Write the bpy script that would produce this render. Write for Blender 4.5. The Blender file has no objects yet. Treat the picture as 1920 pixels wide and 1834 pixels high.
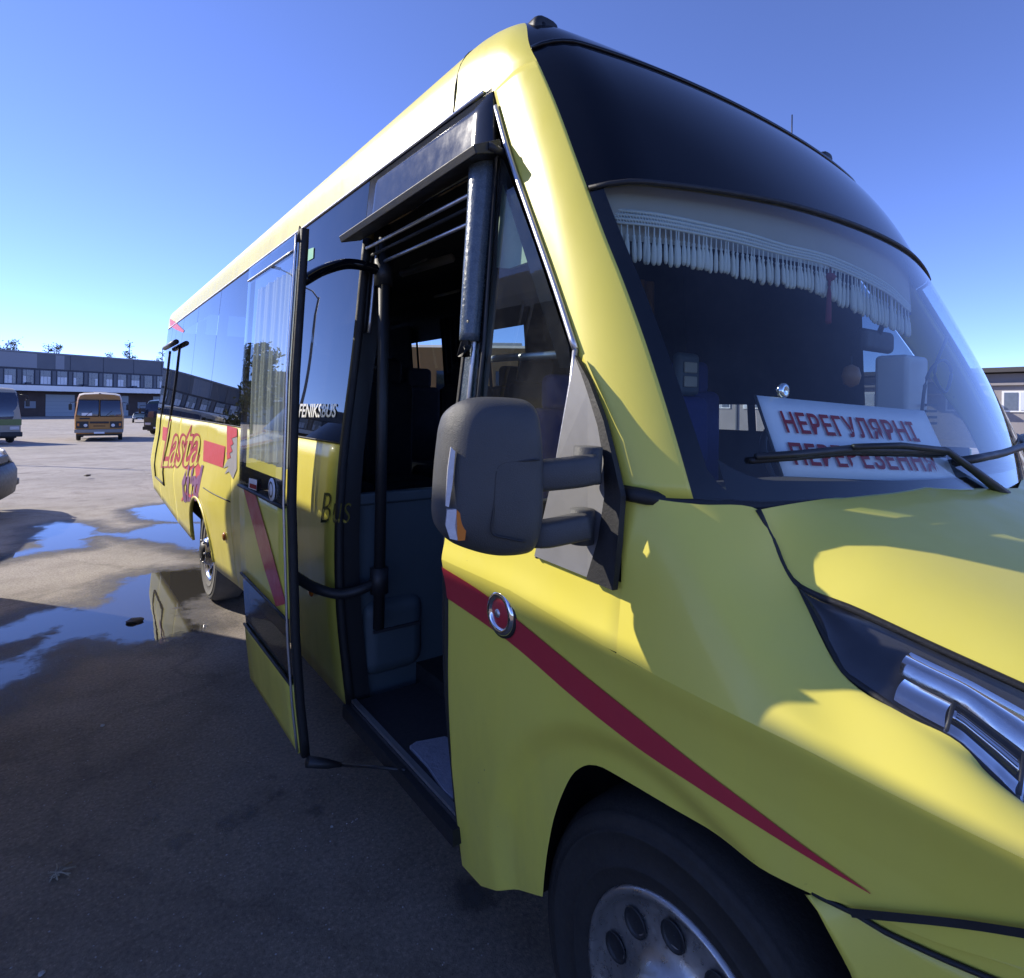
import bpy, bmesh, math, random
import numpy as np
from mathutils import Matrix, Vector
random.seed(7); RNG = np.random.default_rng(7)
SC = bpy.context.scene
COL = SC.collection
# ------------------------------------------------------------------ camera
FPX = 1115.0; CH = 1.68; ROLL = math.radians(0.7); PX0 = 960.0; PY0 = 760.03
TH = 0.634726
Fv = np.array([math.sin(TH), math.cos(TH), 0.0]); Rv = np.array([math.cos(TH), -math.sin(TH), 0.0]); Uv = np.array([0, 0, 1.0])
CAM = np.array([-0.88, 0.0, CH])
cam_d = bpy.data.cameras.new('camera'); cam = bpy.data.objects.new('camera', cam_d); COL.objects.link(cam)
cam_d.sensor_fit = 'HORIZONTAL'; cam_d.sensor_width = 36.0; cam_d.lens = FPX / 1920 * 36.0
cam_d.shift_y = -(917 - PY0) / 1920.0; cam_d.clip_start = 0.05; cam_d.clip_end = 2000
cr, sr = math.cos(ROLL), math.sin(ROLL)
right = cr * Rv + sr * Uv; up = -sr * Rv + cr * Uv
m = Matrix.Identity(4)
for i in range(3):
    m[i][0] = right[i]; m[i][1] = up[i]; m[i][2] = -Fv[i]; m[i][3] = CAM[i]
cam.matrix_world = m
SC.camera = cam
# ------------------------------------------------------------------ sky and sun
SUN_EL = math.radians(31.0); LH = np.array([0.582, -0.813]); LH /= np.linalg.norm(LH)   # horizontal travel of the light
sun_h = -LH
w = bpy.data.worlds.new('World'); SC.world = w; w.use_nodes = True
nt = w.node_tree; nt.nodes.clear()
sky = nt.nodes.new('ShaderNodeTexSky'); sky.sky_type = 'NISHITA'; sky.sun_disc = False
sky.sun_elevation = SUN_EL; sky.sun_rotation = math.atan2(sun_h[0], sun_h[1])
sky.altitude = 6000; sky.air_density = 1.0; sky.dust_density = 0.0; sky.ozone_density = 8.0
bg = nt.nodes.new('ShaderNodeBackground'); bg.inputs[1].default_value = 0.15
out = nt.nodes.new('ShaderNodeOutputWorld')
wb = nt.nodes.new('ShaderNodeMix'); wb.data_type = 'RGBA'; wb.blend_type = 'MULTIPLY'; wb.inputs[0].default_value = 1.0; wb.inputs[7].default_value = (1.19, .87, .93, 1)
nt.links.new(sky.outputs[0], wb.inputs[6]); nt.links.new(wb.outputs[2], bg.inputs[0]); nt.links.new(bg.outputs[0], out.inputs[0])
sl = bpy.data.lights.new('sun', 'SUN'); sl.energy = 2.5; sl.angle = math.radians(0.53); sl.color = (1.0, 0.92, 0.79)
so = bpy.data.objects.new('sun', sl); COL.objects.link(so)
ldir = Vector((LH[0] * math.cos(SUN_EL), LH[1] * math.cos(SUN_EL), -math.sin(SUN_EL)))
so.rotation_euler = ldir.to_track_quat('-Z', 'Y').to_euler(); so.location = (-20, 30, 20)
SC.view_settings.view_transform = 'Standard'; SC.view_settings.look = 'None'
SC.view_settings.exposure = 1.34; SC.view_settings.gamma = 1.0
SC.render.engine = 'CYCLES'
SC.cycles.max_bounces = 10; SC.cycles.transparent_max_bounces = 16; SC.cycles.caustics_reflective = False; SC.cycles.caustics_refractive = False

# ------------------------------------------------------------------ pixel helpers
def ray(px, py):
    dx, dy = px - PX0, py - PY0
    a = (dx * cr + dy * sr) / FPX; b = -(-dx * sr + dy * cr) / FPX
    return Fv + a * Rv + b * Uv
def on(i, px, py, v):
    r = ray(px, py); return CAM + r * ((v - CAM[i]) / r[i])
def onx(px, py, v=0.0): return on(0, px, py, v)
def ony(px, py, v): return on(1, px, py, v)
def onz(px, py, v=0.0): return on(2, px, py, v)
def depth_at(px, py, D): return CAM + ray(px, py) * D
# ------------------------------------------------------------------ mesh helpers
def link(o, parent=None):
    COL.objects.link(o)
    if parent is not None:
        o.parent = parent
        if not parent.get('_loc'):
            o.matrix_parent_inverse = parent_inv(parent)
    return o
def parent_inv(p):
    t = Vector((0, 0, 0)); q = p
    while q is not None:
        t += Vector(q.location); q = q.parent
    return Matrix.Translation(-Vector(p.get('_w', (0, 0, 0))))
def mk(name, verts, faces, mat, parent=None, smooth=True, thick=0.0, bevel=0.0, sub=0, label=None, kind=None, offs=-1.0):
    me = bpy.data.meshes.new(name)
    me.from_pydata([tuple(map(float, v)) for v in verts], [], [tuple(int(i) for i in f) for f in faces])
    me.update()
    if mat is not None: me.materials.append(mat)
    if smooth and len(me.polygons): me.polygons.foreach_set('use_smooth', [True] * len(me.polygons))
    o = bpy.data.objects.new(name, me); link(o, parent)
    if thick:
        s = o.modifiers.new('solid', 'SOLIDIFY'); s.thickness = thick; s.offset = offs
    if bevel:
        b = o.modifiers.new('bevel', 'BEVEL'); b.width = bevel; b.segments = 3; b.limit_method = 'ANGLE'; b.angle_limit = math.radians(40)
        b.harden_normals = True
    if sub:
        s = o.modifiers.new('sub', 'SUBSURF'); s.levels = sub; s.render_levels = sub
    if label: o['label'] = label
    if kind: o['kind'] = kind
    return o
def thing(name, label, cat, loc=(0, 0, 0), group=None, local=False, rotz=0.0):
    o = bpy.data.objects.new(name, None); COL.objects.link(o); o.location = loc; o.empty_display_size = 0.2
    o.rotation_euler = (0, 0, rotz)
    o['label'] = label; o['category'] = cat
    if group: o['group'] = group
    if local: o['_loc'] = 1
    else: o['_w'] = tuple(loc)
    return o
def tag(o, label, cat, group=None):
    o['label'] = label; o['category'] = cat
    if group: o['group'] = group
    return o
def gfaces(n, mm, wrap=False):
    f = []
    for i in range(n - 1):
        for j in range(mm - 1): f.append((i * mm + j, i * mm + j + 1, (i + 1) * mm + j + 1, (i + 1) * mm + j))
        if wrap: f.append((i * mm + mm - 1, i * mm, (i + 1) * mm, (i + 1) * mm + mm - 1))
    return f
def grid(name, P, mat, parent=None, flip=False, **k):
    P = np.asarray(P); n, mm = P.shape[:2]; f = gfaces(n, mm)
    if flip: f = [t[::-1] for t in f]
    return mk(name, P.reshape(-1, 3), f, mat, parent, **k)
def resample(pts, n):
    pts = np.asarray(pts, float); d = np.r_[0, np.cumsum(np.linalg.norm(np.diff(pts, axis=0), axis=1))]
    t = np.linspace(0, d[-1], n); return np.stack([np.interp(t, d, pts[:, i]) for i in range(pts.shape[1])], 1)
def catmull(pts, k):
    P = np.asarray(pts, float); P = np.concatenate([[2 * P[0] - P[1]], P, [2 * P[-1] - P[-2]]]); o = []
    for i in range(1, len(P) - 2):
        for t in np.arange(k) / k:
            a, b, c, d = P[i - 1], P[i], P[i + 1], P[i + 2]
            o.append(0.5 * (2 * b + (c - a) * t + (2 * a - 5 * b + 4 * c - d) * t * t + (3 * b - a - 3 * c + d) * t ** 3))
    o.append(P[-2]); return np.array(o)
def bicat(N, k1, k2):
    A = np.stack([catmull(r, k2) for r in N]); return np.stack([catmull(A[:, j], k1) for j in range(A.shape[1])], 1)
def box_vf(c, s):
    x, y, z = c; a, b, d = s[0] / 2, s[1] / 2, s[2] / 2
    v = [(x + i * a, y + j * b, z + k * d) for i in (-1, 1) for j in (-1, 1) for k in (-1, 1)]
    return v, [(0, 1, 3, 2), (4, 6, 7, 5), (0, 4, 5, 1), (2, 3, 7, 6), (0, 2, 6, 4), (1, 5, 7, 3)]
def box(name, c, s, mat, parent=None, bevel=0.0, rz=0.0, rx=0.0, **k):
    v, f = box_vf((0, 0, 0), s)
    M = Matrix.Translation(Vector(c)) @ Matrix.Rotation(rz, 4, 'Z') @ Matrix.Rotation(rx, 4, 'X')
    return mk(name, [M @ Vector(p) for p in v], f, mat, parent, smooth=bevel > 0, bevel=bevel, **k)
def frame_of(d, ref=(0, 0, 1)):
    d = d / np.linalg.norm(d); r = np.array(ref, float)
    if abs(np.dot(d, r)) > .95: r = np.array([1.0, 0, 0])
    a = np.cross(d, r); a /= np.linalg.norm(a); return a, np.cross(a, d)
def tube_vf(pts, rad, segs=10, sq=None):
    pts = np.asarray(pts, float); n = len(pts); rad = np.broadcast_to(rad, (n,)); V = []; F = []
    for i in range(n):
        d = pts[min(i + 1, n - 1)] - pts[max(i - 1, 0)]; a, b = frame_of(d)
        for s in range(segs):
            t = 2 * math.pi * s / segs; ca, sa = math.cos(t), math.sin(t)
            if sq: ca = math.copysign(abs(ca) ** .45, ca) * sq[0]; sa = math.copysign(abs(sa) ** .45, sa) * sq[1]
            V.append(pts[i] + rad[i] * (ca * a + sa * b))
    F = gfaces(n, segs, True)
    V.append(pts[0]); V.append(pts[-1]); c0 = len(V) - 2
    for s in range(segs):
        F.append((c0, s, (s + 1) % segs)[::-1]); F.append((c0 + 1, (n - 1) * segs + s, (n - 1) * segs + (s + 1) % segs))
    return V, F
def tube(name, pts, rad, mat, parent=None, segs=10, sq=None, **k):
    V, F = tube_vf(pts, rad, segs, sq); return mk(name, V, F, mat, parent, **k)
def lathe_vf(prof, segs=32, c=(0, 0, 0), axis='x'):
    """prof: (along axis, radius)"""
    V = []
    for a, r in prof:
        for s in range(segs):
            t = 2 * math.pi * s / segs; p = (a, r * math.cos(t), r * math.sin(t))
            if axis == 'y': p = (p[1], a, p[2])
            if axis == 'z': p = (p[1], p[2], a)
            V.append((p[0] + c[0], p[1] + c[1], p[2] + c[2]))
    return V, gfaces(len(prof), segs, True)
def lathe(name, prof, mat, parent=None, segs=32, c=(0, 0, 0), axis='x', **k):
    V, F = lathe_vf(prof, segs, c, axis); return mk(name, V, F, mat, parent, **k)
def ngon(name, pts, mat, parent=None, thick=0.0, smooth=False, **k):
    me = bpy.data.meshes.new(name); bm = bmesh.new()
    vs = [bm.verts.new(tuple(map(float, p))) for p in pts]; f = bm.faces.new(vs)
    bmesh.ops.triangulate(bm, faces=[f]); bm.to_mesh(me); bm.free()
    o = mk(name, [v.co for v in me.vertices], [tuple(p.vertices) for p in me.polygons], mat, parent, smooth=smooth, thick=thick, **k)
    bpy.data.meshes.remove(me); return o
def merge(parts):
    V = []; F = []
    for v, f in parts:
        b = len(V); V += [tuple(p) for p in v]; F += [tuple(i + b for i in q) for q in f]
    return V, F
def text_vf(s, bold=0.0, shear=0.0, space=1.0):
    cu = bpy.data.curves.new('t', 'FONT'); cu.body = s; cu.size = 1.0; cu.offset = bold; cu.shear = shear; cu.space_character = space
    cu.resolution_u = 4
    o = bpy.data.objects.new('t', cu); COL.objects.link(o)
    dg = bpy.context.evaluated_depsgraph_get(); me = bpy.data.meshes.new_from_object(o.evaluated_get(dg))
    V = np.array([v.co[:2] for v in me.vertices]); Fc = [tuple(p.vertices) for p in me.polygons]
    bpy.data.objects.remove(o); bpy.data.curves.remove(cu); bpy.data.meshes.remove(me)
    lo, hi = V.min(0), V.max(0)
    return (V - lo) / (hi - lo), Fc, (hi - lo)
def text_on(name, s, fn, mat, parent, bold=0.0, shear=0.0, space=1.0, **k):
    V, Fc, _ = text_vf(s, bold, shear, space)
    return mk(name, [fn(a, b) for a, b in V], Fc, mat, parent, smooth=False, **k)
def copy_tree(o, parent=None, loc=None, rotz=None, label=None):
    c = o.copy(); COL.objects.link(c); c.parent = parent
    if parent is not None: c.matrix_parent_inverse = o.matrix_parent_inverse.copy()
    if loc is not None: c.location = loc
    if rotz is not None: c.rotation_euler = (0, 0, rotz)
    if label: c['label'] = label
    for ch in list(o.children): copy_tree(ch, c)
    return c
# ------------------------------------------------------------------ materials
def nodes(name):
    mt = bpy.data.materials.new(name); mt.use_nodes = True; t = mt.node_tree; t.nodes.clear()
    o = t.nodes.new('ShaderNodeOutputMaterial'); return mt, t, o
def N(t, typ, **kw):
    n = t.nodes.new(typ)
    for k, v in kw.items(): setattr(n, k, v)
    return n
def L(t, a, b): t.links.new(a, b)
def noise(t, scale, detail=3, rough=0.55, coord=None):
    n = N(t, 'ShaderNodeTexNoise'); n.inputs['Scale'].default_value = scale; n.inputs['Detail'].default_value = detail; n.inputs['Roughness'].default_value = rough
    if coord is not None: L(t, coord, n.inputs['Vector'])
    return n
def ramp(t, src, stops):
    r = N(t, 'ShaderNodeValToRGB'); e = r.color_ramp.elements
    while len(e) < len(stops): e.new(0.5)
    for i, (p, c) in enumerate(stops): e[i].position = p; e[i].color = c if len(c) == 4 else (*c, 1)
    L(t, src, r.inputs[0]); return r
def P(name, col, rough=0.5, metal=0.0, coat=0.0, spec=0.5, var=0.06, vs=6.0, bump=0.0, bs=60.0, rv=0.08, sheen=0.0, emis=None, es=0.0, coatr=0.06):
    mt, t, o = nodes(name); b = N(t, 'ShaderNodeBsdfPrincipled'); L(t, b.outputs[0], o.inputs[0])
    tc = N(t, 'ShaderNodeTexCoord').outputs['Object']
    n = noise(t, vs, 5, .6, tc)
    mx = N(t, 'ShaderNodeMix', data_type='RGBA'); mx.inputs[6].default_value = (*[max(0, c * (1 - var)) for c in col], 1); mx.inputs[7].default_value = (*[min(1, c * (1 + var)) for c in col], 1)
    L(t, n.outputs[0], mx.inputs[0]); L(t, mx.outputs[2], b.inputs['Base Color'])
    mr = N(t, 'ShaderNodeMapRange'); mr.inputs[1].default_value = .3; mr.inputs[2].default_value = .7; mr.inputs[3].default_value = max(0.0, rough - rv); mr.inputs[4].default_value = min(1, rough + rv)
    n2 = noise(t, vs * 3.1, 4, .65, tc); L(t, n2.outputs[0], mr.inputs[0]); L(t, mr.outputs[0], b.inputs['Roughness'])
    b.inputs['Metallic'].default_value = metal; b.inputs['Coat Weight'].default_value = coat; b.inputs['Coat Roughness'].default_value = coatr
    b.inputs['Specular IOR Level'].default_value = spec
    if bump:
        n3 = noise(t, bs, 4, .6, tc); bp = N(t, 'ShaderNodeBump'); bp.inputs['Strength'].default_value = bump; bp.inputs['Distance'].default_value = .01
        L(t, n3.outputs[0], bp.inputs['Height']); L(t, bp.outputs[0], b.inputs['Normal'])
    if emis: b.inputs['Emission Color'].default_value = (*emis, 1); b.inputs['Emission Strength'].default_value = es
    return mt
def glass(name, tint, rough=0.0, refl=1.0, dirt=0.03, f0=0.045, ex=5.0):
    mt, t, o = nodes(name)
    tr = N(t, 'ShaderNodeBsdfTransparent'); tr.inputs[0].default_value = (*tint, 1)
    gl = N(t, 'ShaderNodeBsdfGlossy'); gl.inputs['Roughness'].default_value = rough; gl.inputs['Color'].default_value = (refl, refl, refl, 1)
    lw = N(t, 'ShaderNodeLayerWeight'); lw.inputs[0].default_value = 0.5
    pw = N(t, 'ShaderNodeMath', operation='POWER'); pw.inputs[1].default_value = ex
    # Layer Weight's facing output at blend 0.5 is 1-|cos|
    L(t, lw.outputs['Facing'], pw.inputs[0])
    ma = N(t, 'ShaderNodeMath', operation='MULTIPLY_ADD'); ma.inputs[1].default_value = 1 - f0; ma.inputs[2].default_value = f0; L(t, pw.outputs[0], ma.inputs[0])
    mx = N(t, 'ShaderNodeMixShader'); L(t, ma.outputs[0], mx.inputs[0]); L(t, tr.outputs[0], mx.inputs[1]); L(t, gl.outputs[0], mx.inputs[2])
    df = N(t, 'ShaderNodeBsdfDiffuse'); df.inputs[0].default_value = (.55, .55, .52, 1)
    tc = N(t, 'ShaderNodeTexCoord').outputs['Object']; n = noise(t, 5, 6, .7, tc)
    mr = N(t, 'ShaderNodeMapRange'); mr.inputs[1].default_value = .42; mr.inputs[2].default_value = .75; mr.inputs[3].default_value = dirt * .3; mr.inputs[4].default_value = dirt * 1.6; L(t, n.outputs[0], mr.inputs[0])
    m2 = N(t, 'ShaderNodeMixShader'); L(t, mr.outputs[0], m2.inputs[0]); L(t, mx.outputs[0], m2.inputs[1]); L(t, df.outputs[0], m2.inputs[2])
    L(t, m2.outputs[0], o.inputs[0]); return mt
M = {}
def yellow_paint():
    mt, t, o = nodes('yellow_paint'); b = N(t, 'ShaderNodeBsdfPrincipled'); L(t, b.outputs[0], o.inputs[0])
    tc = N(t, 'ShaderNodeTexCoord').outputs['Object']; sx = N(t, 'ShaderNodeSeparateXYZ'); L(t, tc, sx.inputs[0])
    n1 = noise(t, 1.4, 6, .6, tc)
    base = ramp(t, n1.outputs[0], [(.3, (.72, .625, .085)), (.7, (.79, .69, .105))])
    # road film, thickest low on the body
    mp = N(t, 'ShaderNodeMapping'); mp.inputs['Scale'].default_value = (3, 3, .8); L(t, tc, mp.inputs[0]); n2 = noise(t, 2.2, 8, .68, mp.outputs[0])
    hz = N(t, 'ShaderNodeMapRange'); hz.inputs[1].default_value = .25; hz.inputs[2].default_value = 1.0; hz.inputs[3].default_value = .42; hz.inputs[4].default_value = .06; L(t, sx.outputs[2], hz.inputs[0])
    dr = N(t, 'ShaderNodeMapRange'); dr.inputs[1].default_value = .35; dr.inputs[2].default_value = .75; L(t, n2.outputs[0], dr.inputs[0])
    dm = N(t, 'ShaderNodeMath', operation='MULTIPLY'); L(t, hz.outputs[0], dm.inputs[0]); L(t, dr.outputs[0], dm.inputs[1])
    m1 = N(t, 'ShaderNodeMix', data_type='RGBA'); L(t, dm.outputs[0], m1.inputs[0]); L(t, base.outputs[0], m1.inputs[6]); m1.inputs[7].default_value = (.30, .27, .17, 1)
    # pale dust on upward faces
    ge = N(t, 'ShaderNodeNewGeometry'); sn = N(t, 'ShaderNodeSeparateXYZ'); L(t, ge.outputs['Normal'], sn.inputs[0])
    du = N(t, 'ShaderNodeMapRange'); du.inputs[1].default_value = .25; du.inputs[2].default_value = 1.0; du.inputs[3].default_value = 0; du.inputs[4].default_value = .16; L(t, sn.outputs[2], du.inputs[0])
    n4 = noise(t, 7, 6, .65, tc); dd = N(t, 'ShaderNodeMath', operation='MULTIPLY'); L(t, du.outputs[0], dd.inputs[0]); L(t, n4.outputs[0], dd.inputs[1])
    m2 = N(t, 'ShaderNodeMix', data_type='RGBA'); L(t, dd.outputs[0], m2.inputs[0]); L(t, m1.outputs[2], m2.inputs[6]); m2.inputs[7].default_value = (.55, .53, .40, 1)
    # stone chips and specks
    vo = N(t, 'ShaderNodeTexVoronoi'); vo.inputs['Scale'].default_value = 26; L(t, tc, vo.inputs['Vector']); n5 = noise(t, 3.3, 2, .5, tc)
    cth = N(t, 'ShaderNodeMapRange'); cth.inputs[1].default_value = .52; cth.inputs[2].default_value = .72; cth.inputs[3].default_value = .0; cth.inputs[4].default_value = .075; L(t, n5.outputs[0], cth.inputs[0])
    lt = N(t, 'ShaderNodeMath', operation='LESS_THAN'); L(t, vo.outputs['Distance'], lt.inputs[0]); L(t, cth.outputs[0], lt.inputs[1])
    lf = N(t, 'ShaderNodeMath', operation='MULTIPLY'); lf.inputs[1].default_value = .65; L(t, lt.outputs[0], lf.inputs[0])
    m3 = N(t, 'ShaderNodeMix', data_type='RGBA'); L(t, lf.outputs[0], m3.inputs[0]); L(t, m2.outputs[2], m3.inputs[6]); m3.inputs[7].default_value = (.16, .13, .07, 1)
    L(t, m3.outputs[2], b.inputs['Base Color'])
    rr = N(t, 'ShaderNodeMapRange'); rr.inputs[1].default_value = .3; rr.inputs[2].default_value = .7; rr.inputs[3].default_value = .32; rr.inputs[4].default_value = .50; L(t, n2.outputs[0], rr.inputs[0]); L(t, rr.outputs[0], b.inputs['Roughness'])
    b.inputs['Coat Weight'].default_value = .18; b.inputs['Coat Roughness'].default_value = .10
    n6 = noise(t, 5, 2, .5, tc); bp = N(t, 'ShaderNodeBump'); bp.inputs['Strength'].default_value = .05; bp.inputs['Distance'].default_value = .02; L(t, n6.outputs[0], bp.inputs['Height']); L(t, bp.outputs[0], b.inputs['Normal'])
    return mt
M['yellow'] = yellow_paint()
M['red'] = P('red_vinyl', (.50, .035, .05), .4, coat=.2, var=.05)
M['pinkred'] = P('faded_red_vinyl', (.62, .07, .09), .45, var=.06)
M['purple'] = P('purple_vinyl', (.24, .10, .24), .45, var=.08)
M['greyvinyl'] = P('grey_vinyl', (.36, .35, .37), .45, var=.1, vs=30)
M['black'] = P('black_gloss', (.004, .005, .008), .07, coat=.0, spec=.28, var=.2, rv=.02)
M['blackm'] = P('black_plastic', (.016, .017, .019), .48, var=.15, bump=.12, bs=300)
M['rubber'] = P('rubber', (.012, .012, .013), .62, var=.2, bump=.15, bs=160)
M['mirrorgrey'] = P('grey_plastic', (.055, .057, .058), .52, var=.12, bump=.25, bs=420)
M['tyre'] = P('tyre_rubber', (.021, .019, .017), .75, var=.3, vs=14, bump=.2, bs=90)
M['tyredust'] = P('dusty_tyre', (.15, .145, .135), .9, var=.3, vs=14, bump=.2, bs=90)
M['alu'] = P('aluminium', (.62, .62, .64), .38, metal=.9, var=.1, vs=25, bump=.05, bs=200)
M['chrome'] = P('chrome', (.80, .80, .81), .12, metal=1.0, var=.08, vs=20)
M['steel'] = P('wheel_steel', (.42, .41, .40), .34, metal=.85, var=.22, vs=18, bump=.06, bs=120, rv=.15)
M['glassd'] = glass('tinted_side_glass', (.06, .075, .09), refl=.95, dirt=.012, f0=.06)
M['glassq'] = glass('quarter_glass', (.62, .72, .68), dirt=.03)
M['glassw'] = glass('windshield_glass', (.80, .87, .87), dirt=.014, f0=.034, ex=4.2)
M['glassl'] = glass('left_window_glass', (.62, .68, .70), dirt=.03)
M['plate'] = P('grey_plate', (.20, .20, .205), .5, var=.15, vs=12)
M['lens'] = glass('headlight_lens', (.88, .89, .90), dirt=.03)
M['amber'] = P('amber_lens', (.62, .17, .02), .2, coat=.6)
M['white'] = P('white_paint', (.72, .72, .70), .4, coat=.2)
M['clearlens'] = P('clear_lens', (.55, .55, .58), .25, coat=.4, vs=60, var=.2)
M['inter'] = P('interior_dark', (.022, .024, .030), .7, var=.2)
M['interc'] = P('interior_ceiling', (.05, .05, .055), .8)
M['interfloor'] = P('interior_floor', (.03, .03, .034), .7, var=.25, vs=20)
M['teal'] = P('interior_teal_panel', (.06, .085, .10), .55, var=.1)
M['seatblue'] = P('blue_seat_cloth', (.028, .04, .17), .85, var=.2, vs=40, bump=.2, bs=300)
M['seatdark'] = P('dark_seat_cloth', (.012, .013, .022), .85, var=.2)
M['beige'] = P('beige_lining', (.42, .39, .31), .7)
M['curtain'] = P('pale_curtain', (.72, .74, .70), .85, var=.05)
M['curtainb'] = P('ochre_curtain', (.30, .21, .07), .85, var=.1)
M['fringe'] = P('fringe_thread', (.66, .68, .60), .9, var=.08, vs=80, bump=.3, bs=500)
M['board'] = P('sign_board_white', (.84, .85, .86), .45, var=.03)
M['boardred'] = P('sign_red', (.34, .012, .015), .6, spec=.1)
M['dash'] = P('dashboard_plastic', (.035, .036, .04), .6, bump=.1, bs=200)
M['cord'] = P('red_cord', (.16, .015, .03), .8)
M['rag'] = P('grey_blue_mat', (.26, .27, .33), .95, var=.25, vs=30, bump=.5, bs=80)
M['logo'] = P('dark_olive_vinyl', (.05, .055, .012), .8, spec=.1)
M['lamp'] = P('lamp_cover', (.5, .5, .5), .4)
M['green'] = P('green_sticker', (.10, .42, .20), .5)
M['oilrag'] = P('dark_rust', (.03, .02, .015), .7)

# ------------------------------------------------------------------ ground
def ground_z(x, y):
    y = np.asarray(y, float)
    return np.interp(y, [-400, 13, 20, 44, 60, 130, 600], [0, 0, -.12, -.80, -1.0, -1.5, -1.5])
def ground_material():
    mt, t, o = nodes('worn_asphalt_near_shade'); b = N(t, 'ShaderNodeBsdfPrincipled'); L(t, b.outputs[0], o.inputs[0])
    tc = N(t, 'ShaderNodeTexCoord').outputs['Object']
    big = noise(t, .35, 5, .6, tc); mid = noise(t, 2.2, 6, .65, tc); fine = noise(t, 55, 5, .7, tc); grit = noise(t, 190, 3, .7, tc)
    c1 = ramp(t, big.outputs[0], [(.3, (.36, .33, .30)), (.55, (.45, .41, .37)), (.75, (.50, .46, .42))])
    c2 = ramp(t, mid.outputs[0], [(.30, (.62, .60, .58)), (.5, (.95, .94, .93)), (.7, (1.08, 1.07, 1.05))])
    m1 = N(t, 'ShaderNodeMix', data_type='RGBA', blend_type='MULTIPLY'); m1.inputs[0].default_value = .75
    L(t, c1.outputs[0], m1.inputs[6]); L(t, c2.outputs[0], m1.inputs[7])
    c3 = ramp(t, fine.outputs[0], [(.30, (.35, .34, .34)), (.5, (1, 1, 1)), (.70, (1.45, 1.43, 1.40))])
    m2 = N(t, 'ShaderNodeMix', data_type='RGBA', blend_type='MULTIPLY'); m2.inputs[0].default_value = .55
    L(t, m1.outputs[2], m2.inputs[6]); L(t, c3.outputs[0], m2.inputs[7])
    vo = N(t, 'ShaderNodeTexVoronoi'); vo.inputs['Scale'].default_value = 75; L(t, tc, vo.inputs['Vector'])
    c4 = ramp(t, vo.outputs['Distance'], [(.06, (1.6, 1.58, 1.55)), (.20, (1, 1, 1)), (.6, (.74, .74, .74))])
    m3 = N(t, 'ShaderNodeMix', data_type='RGBA', blend_type='MULTIPLY'); m3.inputs[0].default_value = .6
    L(t, m2.outputs[2], m3.inputs[6]); L(t, c4.outputs[0], m3.inputs[7])
    # old oil spots
    vo2 = N(t, 'ShaderNodeTexVoronoi'); vo2.inputs['Scale'].default_value = .8
    wv = N(t, 'ShaderNodeVectorMath', operation='MULTIPLY_ADD'); wv.inputs[1].default_value = (.35, .35, .35); L(t, mid.outputs['Color'], wv.inputs[0]); L(t, tc, wv.inputs[2]); L(t, wv.outputs[0], vo2.inputs['Vector'])
    c5 = ramp(t, vo2.outputs['Distance'], [(.05, (.45, .45, .46)), (.13, (1, 1, 1))])
    m4 = N(t, 'ShaderNodeMix', data_type='RGBA', blend_type='MULTIPLY'); m4.inputs[0].default_value = .8
    L(t, m3.outputs[2], m4.inputs[6]); L(t, c5.outputs[0], m4.inputs[7])
    # fine crack network
    vo3 = N(t, 'ShaderNodeTexVoronoi'); vo3.feature = 'DISTANCE_TO_EDGE'; vo3.inputs['Scale'].default_value = .42
    wv3 = N(t, 'ShaderNodeVectorMath', operation='MULTIPLY_ADD'); wv3.inputs[1].default_value = (.5, .5, .5); L(t, mid.outputs['Color'], wv3.inputs[0]); L(t, tc, wv3.inputs[2]); L(t, wv3.outputs[0], vo3.inputs['Vector'])
    c6 = ramp(t, vo3.outputs['Distance'], [(.0, (.5, .5, .5)), (.008, (.62, .62, .62)), (.014, (1, 1, 1))])
    m5 = N(t, 'ShaderNodeMix', data_type='RGBA', blend_type='MULTIPLY'); m5.inputs[0].default_value = .32
    L(t, m4.outputs[2], m5.inputs[6]); L(t, c6.outputs[0], m5.inputs[7])
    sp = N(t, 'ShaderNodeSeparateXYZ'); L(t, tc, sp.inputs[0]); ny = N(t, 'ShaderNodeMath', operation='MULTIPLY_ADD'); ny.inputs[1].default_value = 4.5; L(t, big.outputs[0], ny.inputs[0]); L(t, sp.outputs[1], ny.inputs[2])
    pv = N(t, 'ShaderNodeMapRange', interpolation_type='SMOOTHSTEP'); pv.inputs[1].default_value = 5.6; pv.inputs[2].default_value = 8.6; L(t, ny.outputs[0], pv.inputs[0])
    c7 = ramp(t, pv.outputs[0], [(0, (.60, .53, .44)), (1, (1, 1, 1))]); m6 = N(t, 'ShaderNodeMix', data_type='RGBA', blend_type='MULTIPLY'); m6.inputs[0].default_value = 1  # near asphalt darkened and warmed in colour to deepen the foreground shade
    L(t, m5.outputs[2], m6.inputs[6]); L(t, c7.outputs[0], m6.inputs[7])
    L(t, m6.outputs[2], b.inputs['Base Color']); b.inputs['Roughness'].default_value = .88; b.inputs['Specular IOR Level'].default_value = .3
    bp = N(t, 'ShaderNodeBump'); bp.inputs['Strength'].default_value = .5; bp.inputs['Distance'].default_value = .012
    ad = N(t, 'ShaderNodeMath', operation='ADD'); L(t, fine.outputs[0], ad.inputs[0]); L(t, grit.outputs[0], ad.inputs[1]); L(t, ad.outputs[0], bp.inputs['Height']); L(t, bp.outputs[0], b.inputs['Normal'])
    return mt
gx = np.r_[-500, -200, -100, np.linspace(-60, 60, 61), 100, 200, 500]; gy = np.r_[-300, -60, np.linspace(-20, 140, 81), 200, 400, 900]
G = np.stack(np.meshgrid(gx, gy, indexing='ij'), -1); G = np.concatenate([G, ground_z(G[..., 0], G[..., 1])[..., None]], -1)
gr = grid('ground', G, ground_material(), kind='structure', smooth=True)

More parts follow.
